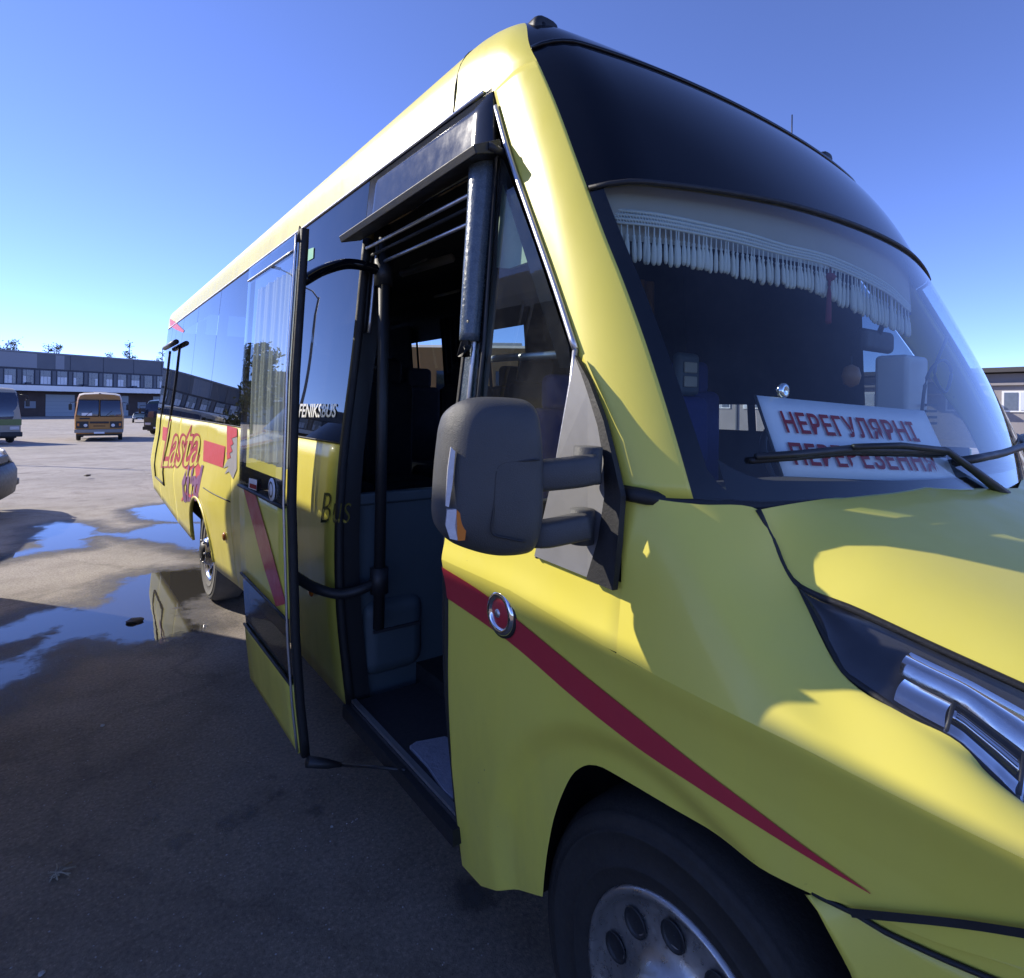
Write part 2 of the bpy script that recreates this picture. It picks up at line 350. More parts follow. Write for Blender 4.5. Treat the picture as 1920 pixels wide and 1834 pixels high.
# puddles: a thin sheet whose water follows outlines read off the photograph
def sd_poly(X, Y, poly):
    d = np.full(X.shape, 1e9); inside = np.zeros(X.shape, bool); n = len(poly)
    for i in range(n):
        ax, ay = poly[i]; bx, by = poly[(i + 1) % n]; ex, ey = bx - ax, by - ay
        t = np.clip(((X - ax) * ex + (Y - ay) * ey) / (ex * ex + ey * ey + 1e-12), 0, 1)
        d = np.minimum(d, np.hypot(X - ax - t * ex, Y - ay - t * ey))
        c = ((ay > Y) != (by > Y)) & (X < ex * (Y - ay) / (ey if abs(ey) > 1e-12 else 1e-12) + ax); inside ^= c
    return np.where(inside, d, -d)
def zp(l): return [tuple(onz(a / 3.669, 900 + b / 3.669)[:2]) for a, b in l]
pud = [zp([(905, 205), (1000, 182), (1160, 165), (1300, 150), (1500, 200), (1500, 300), (1240, 290), (1100, 288), (970, 260)]),
       zp([(640, 352), (860, 372), (1000, 335), (1120, 302), (1500, 300), (1500, 520), (1330, 480), (1200, 445), (1000, 410), (850, 395), (640, 372)]),
       zp([(1600, 640), (1400, 615), (1130, 635), (900, 670), (780, 760), (790, 835), (640, 885), (470, 880), (300, 915), (150, 975), (-200, 1060), (-200, 1190), (0, 1130), (200, 1090), (340, 1050), (400, 1010), (360, 1085), (300, 1130), (130, 1205), (-200, 1400), (-200, 1560), (0, 1435), (60, 1392), (170, 1345), (230, 1260), (330, 1150), (430, 1100), (600, 1078), (700, 1092), (850, 1112), (1050, 1105), (1250, 1070), (1340, 1015), (1255, 930), (1290, 860), (1430, 760), (1600, 760)]),
       zp([(270, 325), (400, 297), (560, 300), (640, 345), (560, 470), (350, 490), (150, 525), (-150, 590), (-150, 560), (100, 510), (290, 455), (240, 385), (330, 350)])]
stain_px = [(700, 600, 62, 30, -22), (920, 520, 50, 26, -18), (1000, 480, 55, 30, -18), (1110, 405, 48, 20, -25), (1100, 338, 40, 16, -5), (1255, 397, 38, 26, 5), (1250, 482, 38, 24, 0), (600, 505, 36, 20, -10), (435, 340, 22, 12, -10), (615, 373, 22, 11, -10), (165, 410, 20, 9, -8), (1155, 733, 16, 12, 0), (200, 305, 40, 12, -10), (1900, 820, 90, 60, 20)]
def stain_poly(cx, cy, a, b, rot):
    l = []
    for k in range(14):
        t = 2 * math.pi * k / 14; rr = 1 + .18 * math.sin(3 * t + cx); x, y = a * rr * math.cos(t), b * rr * math.sin(t); q = math.radians(rot)
        l.append(tuple(onz((cx + x * math.cos(q) - y * math.sin(q)) * .46875, 1300 + (cy + x * math.sin(q) + y * math.cos(q)) * .46875)[:2]))
    return l
def puddle_material():
    mt, t, o = nodes('puddle_water'); tc = N(t, 'ShaderNodeTexCoord').outputs['Object']
    aw = N(t, 'ShaderNodeAttribute'); aw.attribute_name = 'wet'; ad = N(t, 'ShaderNodeAttribute'); ad.attribute_name = 'damp'
    n = noise(t, 3.2, 6, .65, tc); n2 = noise(t, 14, 6, .7, tc)
    s = N(t, 'ShaderNodeMath', operation='ADD'); L(t, n.outputs[0], s.inputs[0])
    s2 = N(t, 'ShaderNodeMath', operation='MULTIPLY'); s2.inputs[1].default_value = .55; L(t, n2.outputs[0], s2.inputs[0]); L(t, s2.outputs[0], s.inputs[1])
    k = N(t, 'ShaderNodeMath', operation='MULTIPLY_ADD'); k.inputs[1].default_value = .42; k.inputs[2].default_value = -.325; L(t, s.outputs[0], k.inputs[0])
    wn = N(t, 'ShaderNodeMath', operation='ADD'); L(t, aw.outputs['Fac'], wn.inputs[0]); L(t, k.outputs[0], wn.inputs[1])
    water = N(t, 'ShaderNodeMapRange', interpolation_type='SMOOTHSTEP'); water.inputs[1].default_value = -.07; water.inputs[2].default_value = .05; L(t, wn.outputs[0], water.inputs[0])
    damp = N(t, 'ShaderNodeMapRange', interpolation_type='SMOOTHSTEP'); damp.inputs[1].default_value = -.42; damp.inputs[2].default_value = -.02; L(t, wn.outputs[0], damp.inputs[0])
    dn = N(t, 'ShaderNodeMath', operation='MULTIPLY_ADD'); dn.inputs[1].default_value = .10; dn.inputs[2].default_value = -.08; L(t, s.outputs[0], dn.inputs[0])
    dsum = N(t, 'ShaderNodeMath', operation='ADD'); L(t, ad.outputs['Fac'], dsum.inputs[0]); L(t, dn.outputs[0], dsum.inputs[1])
    damp2 = N(t, 'ShaderNodeMapRange', interpolation_type='SMOOTHSTEP'); damp2.inputs[1].default_value = -.02; damp2.inputs[2].default_value = .035; damp2.inputs[4].default_value = 1.25; L(t, dsum.outputs[0], damp2.inputs[0])
    dm = N(t, 'ShaderNodeMath', operation='MAXIMUM'); L(t, damp.outputs[0], dm.inputs[0]); L(t, damp2.outputs[0], dm.inputs[1])
    dmm = N(t, 'ShaderNodeMath', operation='MULTIPLY'); dmm.inputs[1].default_value = .62; L(t, dm.outputs[0], dmm.inputs[0])
    tr = N(t, 'ShaderNodeBsdfTransparent')
    db = N(t, 'ShaderNodeBsdfPrincipled'); db.inputs['Base Color'].default_value = (.085, .078, .07, 1); db.inputs['Roughness'].default_value = .55
    fine = noise(t, 60, 5, .7, tc); bp = N(t, 'ShaderNodeBump'); bp.inputs['Strength'].default_value = .5; bp.inputs['Distance'].default_value = .01; L(t, fine.outputs[0], bp.inputs['Height']); L(t, bp.outputs[0], db.inputs['Normal'])
    m1 = N(t, 'ShaderNodeMixShader'); L(t, dmm.outputs[0], m1.inputs[0]); L(t, tr.outputs[0], m1.inputs[1]); L(t, db.outputs[0], m1.inputs[2])
    wb = N(t, 'ShaderNodeBsdfPrincipled'); wb.inputs['Base Color'].default_value = (.045, .042, .038, 1); wb.inputs['Roughness'].default_value = .012; wb.inputs['IOR'].default_value = 1.4; wb.inputs['Specular IOR Level'].default_value = .8
    rip = noise(t, 9, 3, .5, tc); bp2 = N(t, 'ShaderNodeBump'); bp2.inputs['Strength'].default_value = .06; bp2.inputs['Distance'].default_value = .004; L(t, rip.outputs[0], bp2.inputs['Height']); L(t, bp2.outputs[0], wb.inputs['Normal'])
    m2 = N(t, 'ShaderNodeMixShader'); L(t, water.outputs[0], m2.inputs[0]); L(t, m1.outputs[0], m2.inputs[1]); L(t, wb.outputs[0], m2.inputs[2])
    L(t, m2.outputs[0], o.inputs[0]); return mt
xs_ = np.arange(-3.2, 2.4, .045); ys_ = np.arange(.6, 12.2, .045)
GX, GY = np.meshgrid(xs_, ys_, indexing='ij')
wet = np.max([sd_poly(GX, GY, p) for p in pud], 0)
damp_ = np.max([sd_poly(GX, GY, stain_poly(*s)) for s in stain_px], 0)
sheet = grid('puddle', np.stack([GX, GY, np.full(GX.shape, .004)], -1), puddle_material(), kind='structure')
bm = bmesh.new(); bm.from_mesh(sheet.data); l1 = bm.verts.layers.float.new('wet'); l2 = bm.verts.layers.float.new('damp')
bm.verts.ensure_lookup_table(); wf, df_ = wet.ravel(), damp_.ravel(); kill = []
for i, v in enumerate(bm.verts):
    v[l1] = float(np.clip(wf[i], -.6, .6)); v[l2] = float(np.clip(df_[i], -.2, .2))
    if wf[i] < -.55 and df_[i] < -.15: kill.append(v)
bmesh.ops.delete(bm, geom=kill, context='VERTS'); bm.to_mesh(sheet.data); bm.free()
# ------------------------------------------------------------------ the yellow bus: body surfaces
XC = 1.14
ZX = np.array([(0, .16), (.16, .095), (.38, .062), (.64, .03), (.78, .012), (1.0, 0), (1.25, 0), (1.54, .02), (1.78, .052), (2.01, .076), (2.25, .095), (2.49, .119), (3.2, .19)])
def _sm(z):
    z = np.asarray(z, float); return sum(np.interp(z + d, ZX[:, 0], ZX[:, 1]) for d in (-.1, -.05, 0, .05, .1)) / 5
XS = _sm
def yfr(x, z):
    q = (x - XC) / XC; t = z - 1.50; k = .266 + (.19 - .266) * t / 1.33
    return .5035 + .42 * t + .0737 * t * t + k * q * q
def FB(p):
    x, y, z = p[..., 0], p[..., 1], p[..., 2]; q = (x - XC) / XC; r = .152
    ds = np.abs(x - XC) - (XC - XS(z)); df = (yfr(x, z) - y) * .92
    dt = z - (2.96 - .038 * q * q - .842 * np.maximum(0, 1.71 - y) ** 2); dr = y - 9.4
    s = np.maximum(ds + r, 0) ** 2 + np.maximum(df + r, 0) ** 2 + np.maximum(dt + r, 0) ** 2 + np.maximum(dr + r, 0) ** 2
    return np.where(s > 0, np.sqrt(s) - r, np.maximum(np.maximum(ds, df), np.maximum(dt, dr)))
ANCH = np.array([XC, 3.0, 1.8])
def star(Pn, anchor=None, off=0.0):
    Pn = np.asarray(Pn, float); A = ANCH if anchor is None else np.asarray(anchor, float); d = Pn - A
    lo = np.zeros(Pn.shape[:-1]); hi = np.full(Pn.shape[:-1], 6.0)
    for _ in range(46):
        mid = (lo + hi) / 2; v = FB(A + d * mid[..., None]) > 0
        hi = np.where(v, mid, hi); lo = np.where(v, lo, mid)
    o = A + d * hi[..., None]
    return o - off * d / np.linalg.norm(d, axis=-1, keepdims=True) if off else o
def hit(px, py, push=0.0):
    r = ray(px, py); t = np.linspace(.3, 6, 1600); v = FB(CAM + r * t[:, None]); k = np.where((v[:-1] > 0) & (v[1:] <= 0))[0][0]; a, b = t[k], t[k + 1]
    for _ in range(40):
        mid = (a + b) / 2
        if FB((CAM + r * mid)[None])[0] > 0: a = mid
        else: b = mid
    return CAM + r * (b + push / np.linalg.norm(r))
def side(px, py, off=0.0):
    x = 0.0
    for _ in range(30):
        p = onx(px, py, x - off); x = float(XS(p[2]))
    return p
def mir(Pn):
    Q = np.array(Pn, float); Q[..., 0] = 2 * XC - Q[..., 0]; return Q
Y_SEAM = 1.73; Z_WT = 2.65; Z_BELT = 1.512; Y_OF = 1.522; Y_OR = 2.40; Z_SILL = .425; Y_END = 9.25
bus = thing('minibus', 'yellow minibus with red stripe parked close by, passenger door standing open', 'bus', (XC, 3.2, 0))
# --- windshield, visor, A pillars, front roof corner
E_px = [(1300, 935), (1255, 780), (1210, 640), (1168, 525), (1130, 430), (1085, 308), (1045, 200), (1015, 130), (992, 82)]
E3 = np.array([hit(*p) for p in E_px]); E3 = np.concatenate([E3, star(np.array([[.235, 1.47, 2.86], [.31, 1.62, 2.93]]))])
E3 = catmull(E3, 6); zE = E3[:, 2]
def E_at(z): return np.array([np.interp(z, zE, E3[:, i]) for i in range(3)])
def front_rows(zs, inset=0.0, n=41):
    rows = []
    for z in zs:
        e = E_at(z); a = e.copy(); b = mir(e); u = np.linspace(0, 1, n)[:, None]; rows.append(a * (1 - u) + b * u)
    return star(np.array(rows))
Z_GT = 2.215
zs_ws = np.linspace(E3[0, 2] - .0, Z_GT - .006, 26)
WS = front_rows(zs_ws)
grid('windshield', WS, M['glassw'], bus, flip=False)
# printed black border and lower cowl of the windshield (just inside the glass)
def ws_uv(u, v, off=.004):
    i = v * (len(zs_ws) - 1); z = np.interp(i, np.arange(len(zs_ws)), zs_ws); e = E_at(z); p = e * (1 - u) + mir(e) * u
    return star(p[None], off=0)[0] * 1.0 + off * np.array([0, .9, -.3])
bL = 0.020
uu = np.linspace(0, bL, 4); vv = np.linspace(0, 1, 24)
for s in (0, 1):
    Q = np.array([[ws_uv(u + ((.006 * (1 - v) ** 2 + .03 * max(0, 1 - v / .09) ** 2) if u > bL * .6 else 0), v) for u in uu] for v in vv]); Q = mir(Q) if s else Q
    grid('windshield_border', Q, M['black'], bus)
lowv = lambda u: .060 - .0 * abs(2 * u - 1) ** 2
Q = np.array([[ws_uv(u, lowv(u) * k / 4 + (.15 * (max(0, (.1 - min(u, 1 - u)) / .1)) ** 2) * k / 4) for u in np.linspace(.04, .96, 60)] for k in range(5)])
grid('windshield_border', Q, M['black'], bus)
# visor above
zv = np.r_[np.linspace(Z_GT + .006, 2.72, 14), np.linspace(2.75, zE[-1] - .004, 10)]
VS = front_rows(zv); grid('roof_visor', VS, M['black'], bus)
sm_ = front_rows([Z_GT - .008, Z_GT + .008]); sm_[..., 1] -= .004; tube('windshield_seal', sm_.mean(0), .007, M['rubber'], bus, segs=6)
# raised lip across the visor
lp = star(np.array([np.linspace(E_at(2.70), mir(E_at(2.70)), 60)]))[0]; tube('visor_lip', lp + np.array([0, -.002, 0]), .008, M['black'], bus, segs=6)
T_px = [(1168, 925), (1158, 880), (1143, 812), (1122, 752), (1098, 700), (1080, 655), (1042, 540), (1001, 420), (962, 300), (938, 220), (926, 170)]
T3 = np.array([hit(*p) for p in T_px]); T3 = T3[np.argsort(T3[:, 2])]
def T_at(z): return np.array([np.interp(z, T3[:, 2], T3[:, i]) for i in range(3)])
zp_ = np.linspace(E3[0, 2], Z_WT, 40)
PIL = []
for z in zp_:
    a, b = T_at(z), E_at(z); u = np.linspace(0, 1, 16)[:, None]; PIL.append(a * (1 - u) + b * u)
PIL = star(np.array(PIL)); grid('windshield_pillar', PIL, M['yellow'], bus, thick=.02); grid('windshield_pillar', mir(PIL), M['yellow'], bus, flip=True, thick=.02)
seam = star(np.array([[.06, Y_SEAM, Z_WT], [.06, Y_SEAM, 2.72], [.09, Y_SEAM, 2.82], [.14, Y_SEAM, 2.93], [.25, Y_SEAM, 3.0], [.36, Y_SEAM, 3.05]]), anchor=(XC, Y_SEAM, 2.0)); seam = catmull(seam, 5)
seam = seam[seam[:, 2] >= Z_WT - .002]
etop = np.array([E_at(z) for z in np.linspace(Z_WT, zE[-1], len(seam))])
CR = []
for i in range(len(seam)):
    k = i / (len(seam) - 1); mid = T3[-1] if i == 0 else None
    u = np.linspace(0, 1, 22)[:, None]; row = seam[i] * (1 - u) + etop[i] * u
    CR.append(row)
CR = np.array(CR); base_row = np.concatenate([np.linspace(seam[0], T3[-1], 14), np.linspace(T3[-1], etop[0], 9)[1:]])
for i in range(len(CR)):
    kk = max(0, 1 - i / 6.0); CR[i] = CR[i] * (1 - kk) + (base_row + (CR[i] - CR[0])) * kk
CRs = star(CR); grid('roof_corner', CRs, M['yellow'], bus); grid('roof_corner', mir(CRs), M['yellow'], bus, flip=True)
# roof top strip behind the visor
RT = []
for k in np.linspace(0, 1, 6):
    a = seam[-1] * (1 - k) + etop[-1] * k; RT.append(np.linspace(a, mir(a), 30))
grid('roof_front', star(np.array(RT)), M['yellow'], bus)
# --- long roof shell
ys = np.r_[np.linspace(Y_SEAM + .006, 8.9, 40), np.linspace(9.0, 9.3, 7)]
ang = np.linspace(-1, 1, 61); RS = []
for y in ys:
    zz = 2.0; pts = []
    cols = np.array([[.0, y, Z_WT]] * 61)
    th0 = math.atan2(Z_WT - 2.0, XC - float(XS(Z_WT)))
    tt = math.pi - th0 - (ang + 1) / 2 * (math.pi - 2 * th0)
    d = np.stack([XC + np.cos(tt), np.full(61, y), 2.0 + np.sin(tt)], -1); RS.append(star(d, anchor=(XC, y, 2.0)))
RS = np.array(RS); grid('roof', RS, M['yellow'], bus, flip=True)
RSi = RS.copy(); RSi[..., 0] = XC + (RSi[..., 0] - XC) * .975; RSi[..., 2] -= .035; grid('ceiling_lining', RSi, M['interc'], bus)
# --- side surfaces
def XR(y, z):   # rear lower body swells out towards the wheel arch
    k = np.clip((np.asarray(y, float) - 4.2) / .9, 0, 1); k = k * k * (3 - 2 * k); kz = np.clip((1.25 - np.asarray(z, float)) / .35, 0, 1)
    e = np.clip((np.asarray(y, float) - 8.6) / .8, 0, 1) ** 2 * .0
    return XS(z) - .055 * k * kz + e
YA, RA, ZA = 5.56, .53, .42
def zbot(y):
    y = np.asarray(y, float); b = np.interp(y, [2.3, 5.0, 7.0, 9.4], [.40, .40, .42, .52])
    dd = np.abs(y - YA); a = np.where(dd < RA, ZA + np.sqrt(np.maximum(RA ** 2 - dd ** 2, 0)) * .86, -1)
    return np.maximum(b, a)
yl = np.unique(np.r_[np.linspace(Y_OR + .02, 4.35, 14), np.linspace(4.36, YA - RA - .004, 8), np.linspace(YA - RA, YA + RA, 41), np.linspace(YA + RA + .004, 9.3, 24)])
def low_panel(y0, y1, zt, nz=14):
    yy = yl[(yl > y0) & (yl < y1)]; yy = np.r_[y0, yy, y1]; Q = []
    for k in np.linspace(0, 1, nz):
        z = zbot(yy) * (1 - k) + zt * k; Q.append(np.stack([XR(yy, z), yy, z], -1))
    return np.array(Q)
SEAMS = [Y_OR + .02, 4.45, 5.45, 7.05, 8.45, 9.25]
for a, b in zip(SEAMS[:-1], SEAMS[1:]):
    Q = low_panel(a + .003, b - .003, Z_BELT); grid('side_panel', Q, M['yellow'], bus, flip=True, thick=.02, offs=-1)
Q = low_panel(SEAMS[0], 9.2, Z_BELT); Q[..., 0] += .012; grid('inner_side_panel', Q, M['blackm'], bus, flip=True)
LQ = np.array([[(2 * XC - float(XS(z)), y, z) for y in np.linspace(.9, 9.25, 30)] for z in np.linspace(.45, Z_BELT, 10)]); grid('side_panel', LQ, M['yellow'], bus, thick=.02, offs=1)
# wheel arch flare
fl = [(float(XR(YA + RA * math.cos(t), ZA + RA * .86 * math.sin(t))) - .012, YA + RA * 1.0 * math.cos(t), ZA + RA * .86 * math.sin(t)) for t in np.linspace(.06, math.pi - .06, 40)]
fl = [(p[0] + .012, p[1], p[2]) for p in fl]
tube('wheel_arch_lip', fl, .013, M['yellow'], bus, segs=8)
# luggage hatch seam lines and amber side marker
for (a, b) in (((4.45, .99), (5.3, .99)),):
    pts = [(float(XR(y, a[1])) - .001, y, a[1]) for y in np.linspace(a[0], b[0], 10)]; tube('hatch_seam', pts, .004, M['rubber'], bus, segs=5)
def marker(y, z, xo=0.0):
    x = float(XR(y, z)) + xo; lathe('side_marker', [(-.004, .03), (-.010, .028), (-.016, .018), (-.018, .001)], M['amber'], bus, segs=14, c=(x, y, z))
marker(4.62, .72); marker(2.74, .82)
# --- window band, each pane its own sheet of dark glass
PANES = [Y_OR + .02, 3.35, 4.45, 5.6, 6.75, 7.75, 8.35, 8.75, 9.25]
for a, b in zip(PANES[:-1], PANES[1:]):
    Q = np.array([[(float(XR(y, z)), y, z) for y in np.linspace(a + .005, b - .005, 8)] for z in np.linspace(Z_BELT + .004, Z_WT - .004, 16)])
    grid('side_window', Q, M['glassd'], bus, flip=True)
Q = np.array([[(float(XR(y, z)) + .012, y, z) for y in np.linspace(Y_OR + .02, 9.25, 8)] for z in (Z_BELT - .01, Z_BELT + .09)]); grid('window_frame', Q, M['blackm'], bus)
Q = np.array([[(float(XR(y, z)) + .012, y, z) for y in np.linspace(Y_OR + .02, 9.25, 8)] for z in (Z_WT - .16, Z_WT)]); grid('window_frame', Q, M['blackm'], bus)
for y in PANES[1:-1]:
    Q = np.array([[(float(XR(yy, z)) + .012, yy, z) for yy in (y - .05, y + .05)] for z in np.linspace(Z_BELT, Z_WT, 12)]); grid('window_frame', Q, M['blackm'], bus)
tube('window_trim', [(float(XS(Z_WT)) - .004, y, Z_WT - .002) for y in np.linspace(Y_OF + .02, 9.2, 20)], .006, M['alu'], bus, segs=6)
tube('window_trim', [(float(XR(y, Z_BELT)) - .002, y, Z_BELT) for y in np.linspace(Y_OR + .02, 9.2, 20)], .004, M['rubber'], bus, segs=6)
# rear passenger door: drip rail, frame lines
tube('rear_door_rail', [(float(XS(2.34)) - .05, y, 2.36) for y in (7.75, 8.8)], .03, M['blackm'], bus, segs=8)
for y in (7.85, 8.72):
    tube('rear_door_edge', [(float(XR(y, z)) - .004, y, z) for z in np.linspace(.72, 2.32, 12)], .012, M['rubber'], bus, segs=6)
tube('rear_door_edge', [(float(XR(y, .72)) - .004, y, .72) for y in (7.85, 8.72)], .012, M['rubber'], bus, segs=6)
# rear wall and left side
RW = np.array([[(x, 9.27, z) for x in np.linspace(float(XR(9.25, z)) + .015, 2 * XC - float(XS(z)) - .015, 6)] for z in np.linspace(.56, 2.62, 8)]); grid('rear_wall', RW, M['yellow'], bus, thick=.03)
for a, b in ((1.34, 1.9), (1.95, 3.2), (3.25, 4.5), (4.55, 5.9), (5.95, 7.4), (7.45, 9.2)):
    Q = np.array([[(2 * XC - float(XS(z)), y, z) for y in np.linspace(a, b, 4)] for z in np.linspace(Z_BELT + .02, 2.38, 8)]); grid('left_window', Q, M['glassl'], bus)
    Q = np.array([[(2 * XC - float(XS(z)) - .008, y, z) for y in np.linspace(b - .0, b + .05, 2)] for z in np.linspace(Z_BELT, 2.62, 8)]); grid('left_window_pillar', Q, M['inter'], bus)
Q = np.array([[(2 * XC - float(XS(z)) - .004, y, z) for y in np.linspace(1.36, 9.25, 4)] for z in (2.36, 2.66)]); grid('left_header', Q, M['inter'], bus)
# --- door header band over the opening
HB = np.array([[(float(XS(z)), y, z) for y in np.linspace(Y_OF - .01, Y_OR + .02, 12)] for z in np.linspace(2.40, Z_WT - .004, 6)])
HB[:, 0, 1] = np.interp(HB[:, 0, 2], [2.40, Z_WT], [1.46, 1.50])
M['header'] = P('weathered_dark_gloss', (.03, .034, .045), .12, coat=.0, var=.3, vs=5, rv=.03)
grid('door_header', HB, M['header'], bus, flip=True, thick=.02)
ra, rb = onx(905, 262, .03), onx(648, 437, .03)
V = []
for p in (ra, rb):
    for dx, dz in ((.06, .02), (-.03, -.02), (-.02, -.045), (.07, -.02)): V.append(p + np.array([dx, 0, dz]))
mk('door_drip_rail', V, [(0, 1, 5, 4), (1, 2, 6, 5), (2, 3, 7, 6), (3, 0, 4, 7), (0, 3, 2, 1), (4, 5, 6, 7)], M['blackm'], bus, smooth=False, bevel=.004)
rc = onx(942, 282, .1)
tube('door_drip_rail', [ra + np.array([.02, 0, -.012]), rc + np.array([.01, 0, -.01])], .013, M['blackm'], bus, segs=6)
for k, zo in enumerate((2.33, 2.305, 2.27)):
    tube('door_track', [(.10 + .025 * k, Y_OF + .03 + .1 * (k == 2), zo), (.10 + .025 * k, Y_OR - .03, zo - .0)], .007, M['alu'] if k != 1 else M['rubber'], bus, segs=6)
for dx, dy, mt in ((.02, .0, 'alu'), (.035, -.022, 'rubber'), (.05, -.04, 'alu')):
    tube('door_frame_strip', [(float(XS(z)) + dx, Y_OR + dy + .03, z) for z in np.linspace(1.98, 2.36, 8)], .008, M[mt], bus, segs=6)
tube('door_frame_edge', [(float(XS(z)) + .012, Y_OR + .012, z) for z in np.linspace(.42, 2.38, 26)], .02, M['rubber'], bus, segs=8)
tube('door_frame_edge', [(float(XS(z)) + .014, Y_OF + .006, z) for z in np.linspace(.32, 2.36, 26)], .014, M['rubber'], bus, segs=8)
Q = np.array([[(float(XS(z)) + dx, Y_OR + .012, z) for dx in (.0, .10)] for z in np.linspace(.40, 2.38, 12)]); grid('door_jamb', Q, M['blackm'], bus)
Q = np.array([[(float(XS(z)) + dx, Y_OF - .003, z) for dx in (.0, .10)] for z in np.linspace(.33, 2.38, 12)]); grid('door_jamb', Q, M['blackm'], bus)
# --- front side: fender below the window sill, in front of the door
def TP(y): return .055 * np.clip((.78 - np.asarray(y, float)) / .6, 0, 2) ** 2
AR = np.array([(1.154, .44), (1.135, .52), (1.112, .60), (1.078, .70), (1.027, .806), (.985, .862), (.93, .897), (.85, .908), (.647, .923), (.456, .942), (.398, .959), (.293, .955 + .02), (.2, 1.0), (.05, 1.02)])
AR = catmull(AR, 8)
def arch_z(y):   # lower edge of the front panel
    yy = np.asarray(y, float)
    back = np.interp(yy, [1.154, 1.42, 1.522], [.44, .298, .292]); ar = np.interp(yy, AR[::-1, 0], AR[::-1, 1])
    return np.where(yy > 1.156, back, ar)
CRE = np.array([(0.05, 1.13), (.197, 1.144), (.474, 1.172), (.784, 1.187), (1.186, 1.223), (1.53, 1.226)])
def cre(y): return np.interp(y, CRE[:, 0], CRE[:, 1])
def XF(y, z):
    x = XS(z) + TP(y)
    # dished lip behind the wheel
    d = np.hypot((y - .80) / .47, (z - .44) / .50); inner = np.clip((1.16 - d) / .16, 0, 1); inner = inner * inner * (3 - 2 * inner)
    x = x + .030 * inner
    # soft body crease
    c = (z - cre(y)) ; return x - .010 * np.exp(-(c / .045) ** 2) + .012 * np.clip(-c / .12, 0, 1) * np.clip((z - .6) / .4, 0, 1)
yf_ = np.unique(np.r_[np.linspace(.06, .95, 46), np.linspace(.95, 1.16, 40), np.linspace(1.16, Y_OF, 22)])
Q = []
for k in np.linspace(0, 1, 40):
    z = arch_z(yf_) * (1 - k) + cre(yf_) * k; Q.append(np.stack([XF(yf_, z), yf_, z], -1))
lowF = np.array(Q)
# upper part behind y=.87 up to the window sill
y1_ = np.linspace(.80, Y_OF, 44); zsill = lambda y: np.interp(y, [.868, .93, 1.1, 1.53], [1.327, 1.335, 1.35, 1.36])
Q = []
for k in np.linspace(0, 1, 14):
    z = cre(y1_) * (1 - k) + zsill(y1_) * k; Q.append(np.stack([XF(y1_, z) + .006 * np.clip((.838 - y1_) / .012, 0, 1), y1_, z], -1))
upF = np.array(Q)
grid('front_fender', lowF, M['yellow'], bus, flip=True)
grid('door_side_panel', upF, M['yellow'], bus, flip=True)
# shoulder of the fender: net of rows crease / mid / shoulder / hood line
NET = [[(1162, 1222, .0), (1164, 1110, .006), (1166, 1010, .014), (1170, 925, .032)],
       [(1240, 1264, .0), (1236, 1115, .010), (1238, 1010, .026), (1242, 938, .060)],
       [(1330, 1312, .0), (1310, 1165, .014), (1285, 1010, .042), (1312, 946, .105)],
       [(1420, 1358, .004), (1390, 1240, .020), (1330, 1085, .046), (1424, 957, .205)],
       [(1500, 1403, .010), (1455, 1300, .028), (1388, 1162, .052), (1466, 1050, .205)],
       [(1600, 1460, .016), (1540, 1372, .038), (1455, 1230, .062), (1500, 1112, .192)],
       [(1700, 1520, .023), (1630, 1425, .046), (1545, 1292, .074), (1578, 1262, .118)],
       [(1800, 1580, .031), (1740, 1475, .055), (1680, 1352, .086), (1690, 1337, .112)],
       [(1920, 1650, .046), (1880, 1545, .072), (1812, 1422, .104), (1800, 1394, .128)],
       [(2060, 1735, .064), (2030, 1630, .092), (1930, 1530, .122), (1915, 1512, .146)]]
NT = np.array([[onx(a, b, c) for a, b, c in col] for col in NET])
for j in range(len(NT)):   # first row sits on the lower panel's crease edge
    y = NT[j, 0, 1]; NT[j, 0] = (float(XF(np.array(y), np.array(cre(y)))), y, cre(y))
ext = np.array([[(.155, .05, 1.13), (.17, .05, 1.14), (.19, .06, 1.10), (.20, .07, 1.08)], [(.30, -.10, 1.10), (.32, -.10, 1.11), (.33, -.09, 1.08), (.34, -.08, 1.06)]])
SH = bicat(np.concatenate([NT, ext]), 6, 8)
for _ in range(60):
    C_ = SH.copy(); C_[1:-1, 1:-1] = .5 * SH[1:-1, 1:-1] + .125 * (SH[:-2, 1:-1] + SH[2:, 1:-1] + SH[1:-1, :-2] + SH[1:-1, 2:]); SH = C_
grid('fender_shoulder', SH, M['yellow'], bus, flip=False)
# red stripe running down the fender (a thin film just proud of the paint) and on the body behind
def film(fn, pa, pb, n, mat, name='stripe', xo=-.0035, k=4, par=None):
    A, B = catmull(pa, 10), catmull(pb, 10); A, B = resample(A, n), resample(B, n); Q = []
    for t in np.linspace(0, 1, k):
        R_ = A * (1 - t) + B * t; Q.append(np.stack([fn(R_[:, 0], R_[:, 1]) + xo, R_[:, 0], R_[:, 1]], -1))
    return grid(name, np.array(Q), mat, bus if par is None else par)
tp = [side(*p)[1:] for p in ((833, 1062), (905, 1110), (1000, 1190), (1100, 1275), (1200, 1357), (1300, 1440), (1400, 1522), (1500, 1606), (1612, 1697))]
bt = [side(*p)[1:] for p in ((833, 1122), (905, 1172), (970, 1222), (1070, 1310), (1180, 1398), (1290, 1474), (1395, 1548), (1500, 1622), (1611, 1698))]
film(XF, tp, bt, 60, M['red'], 'red_stripe')
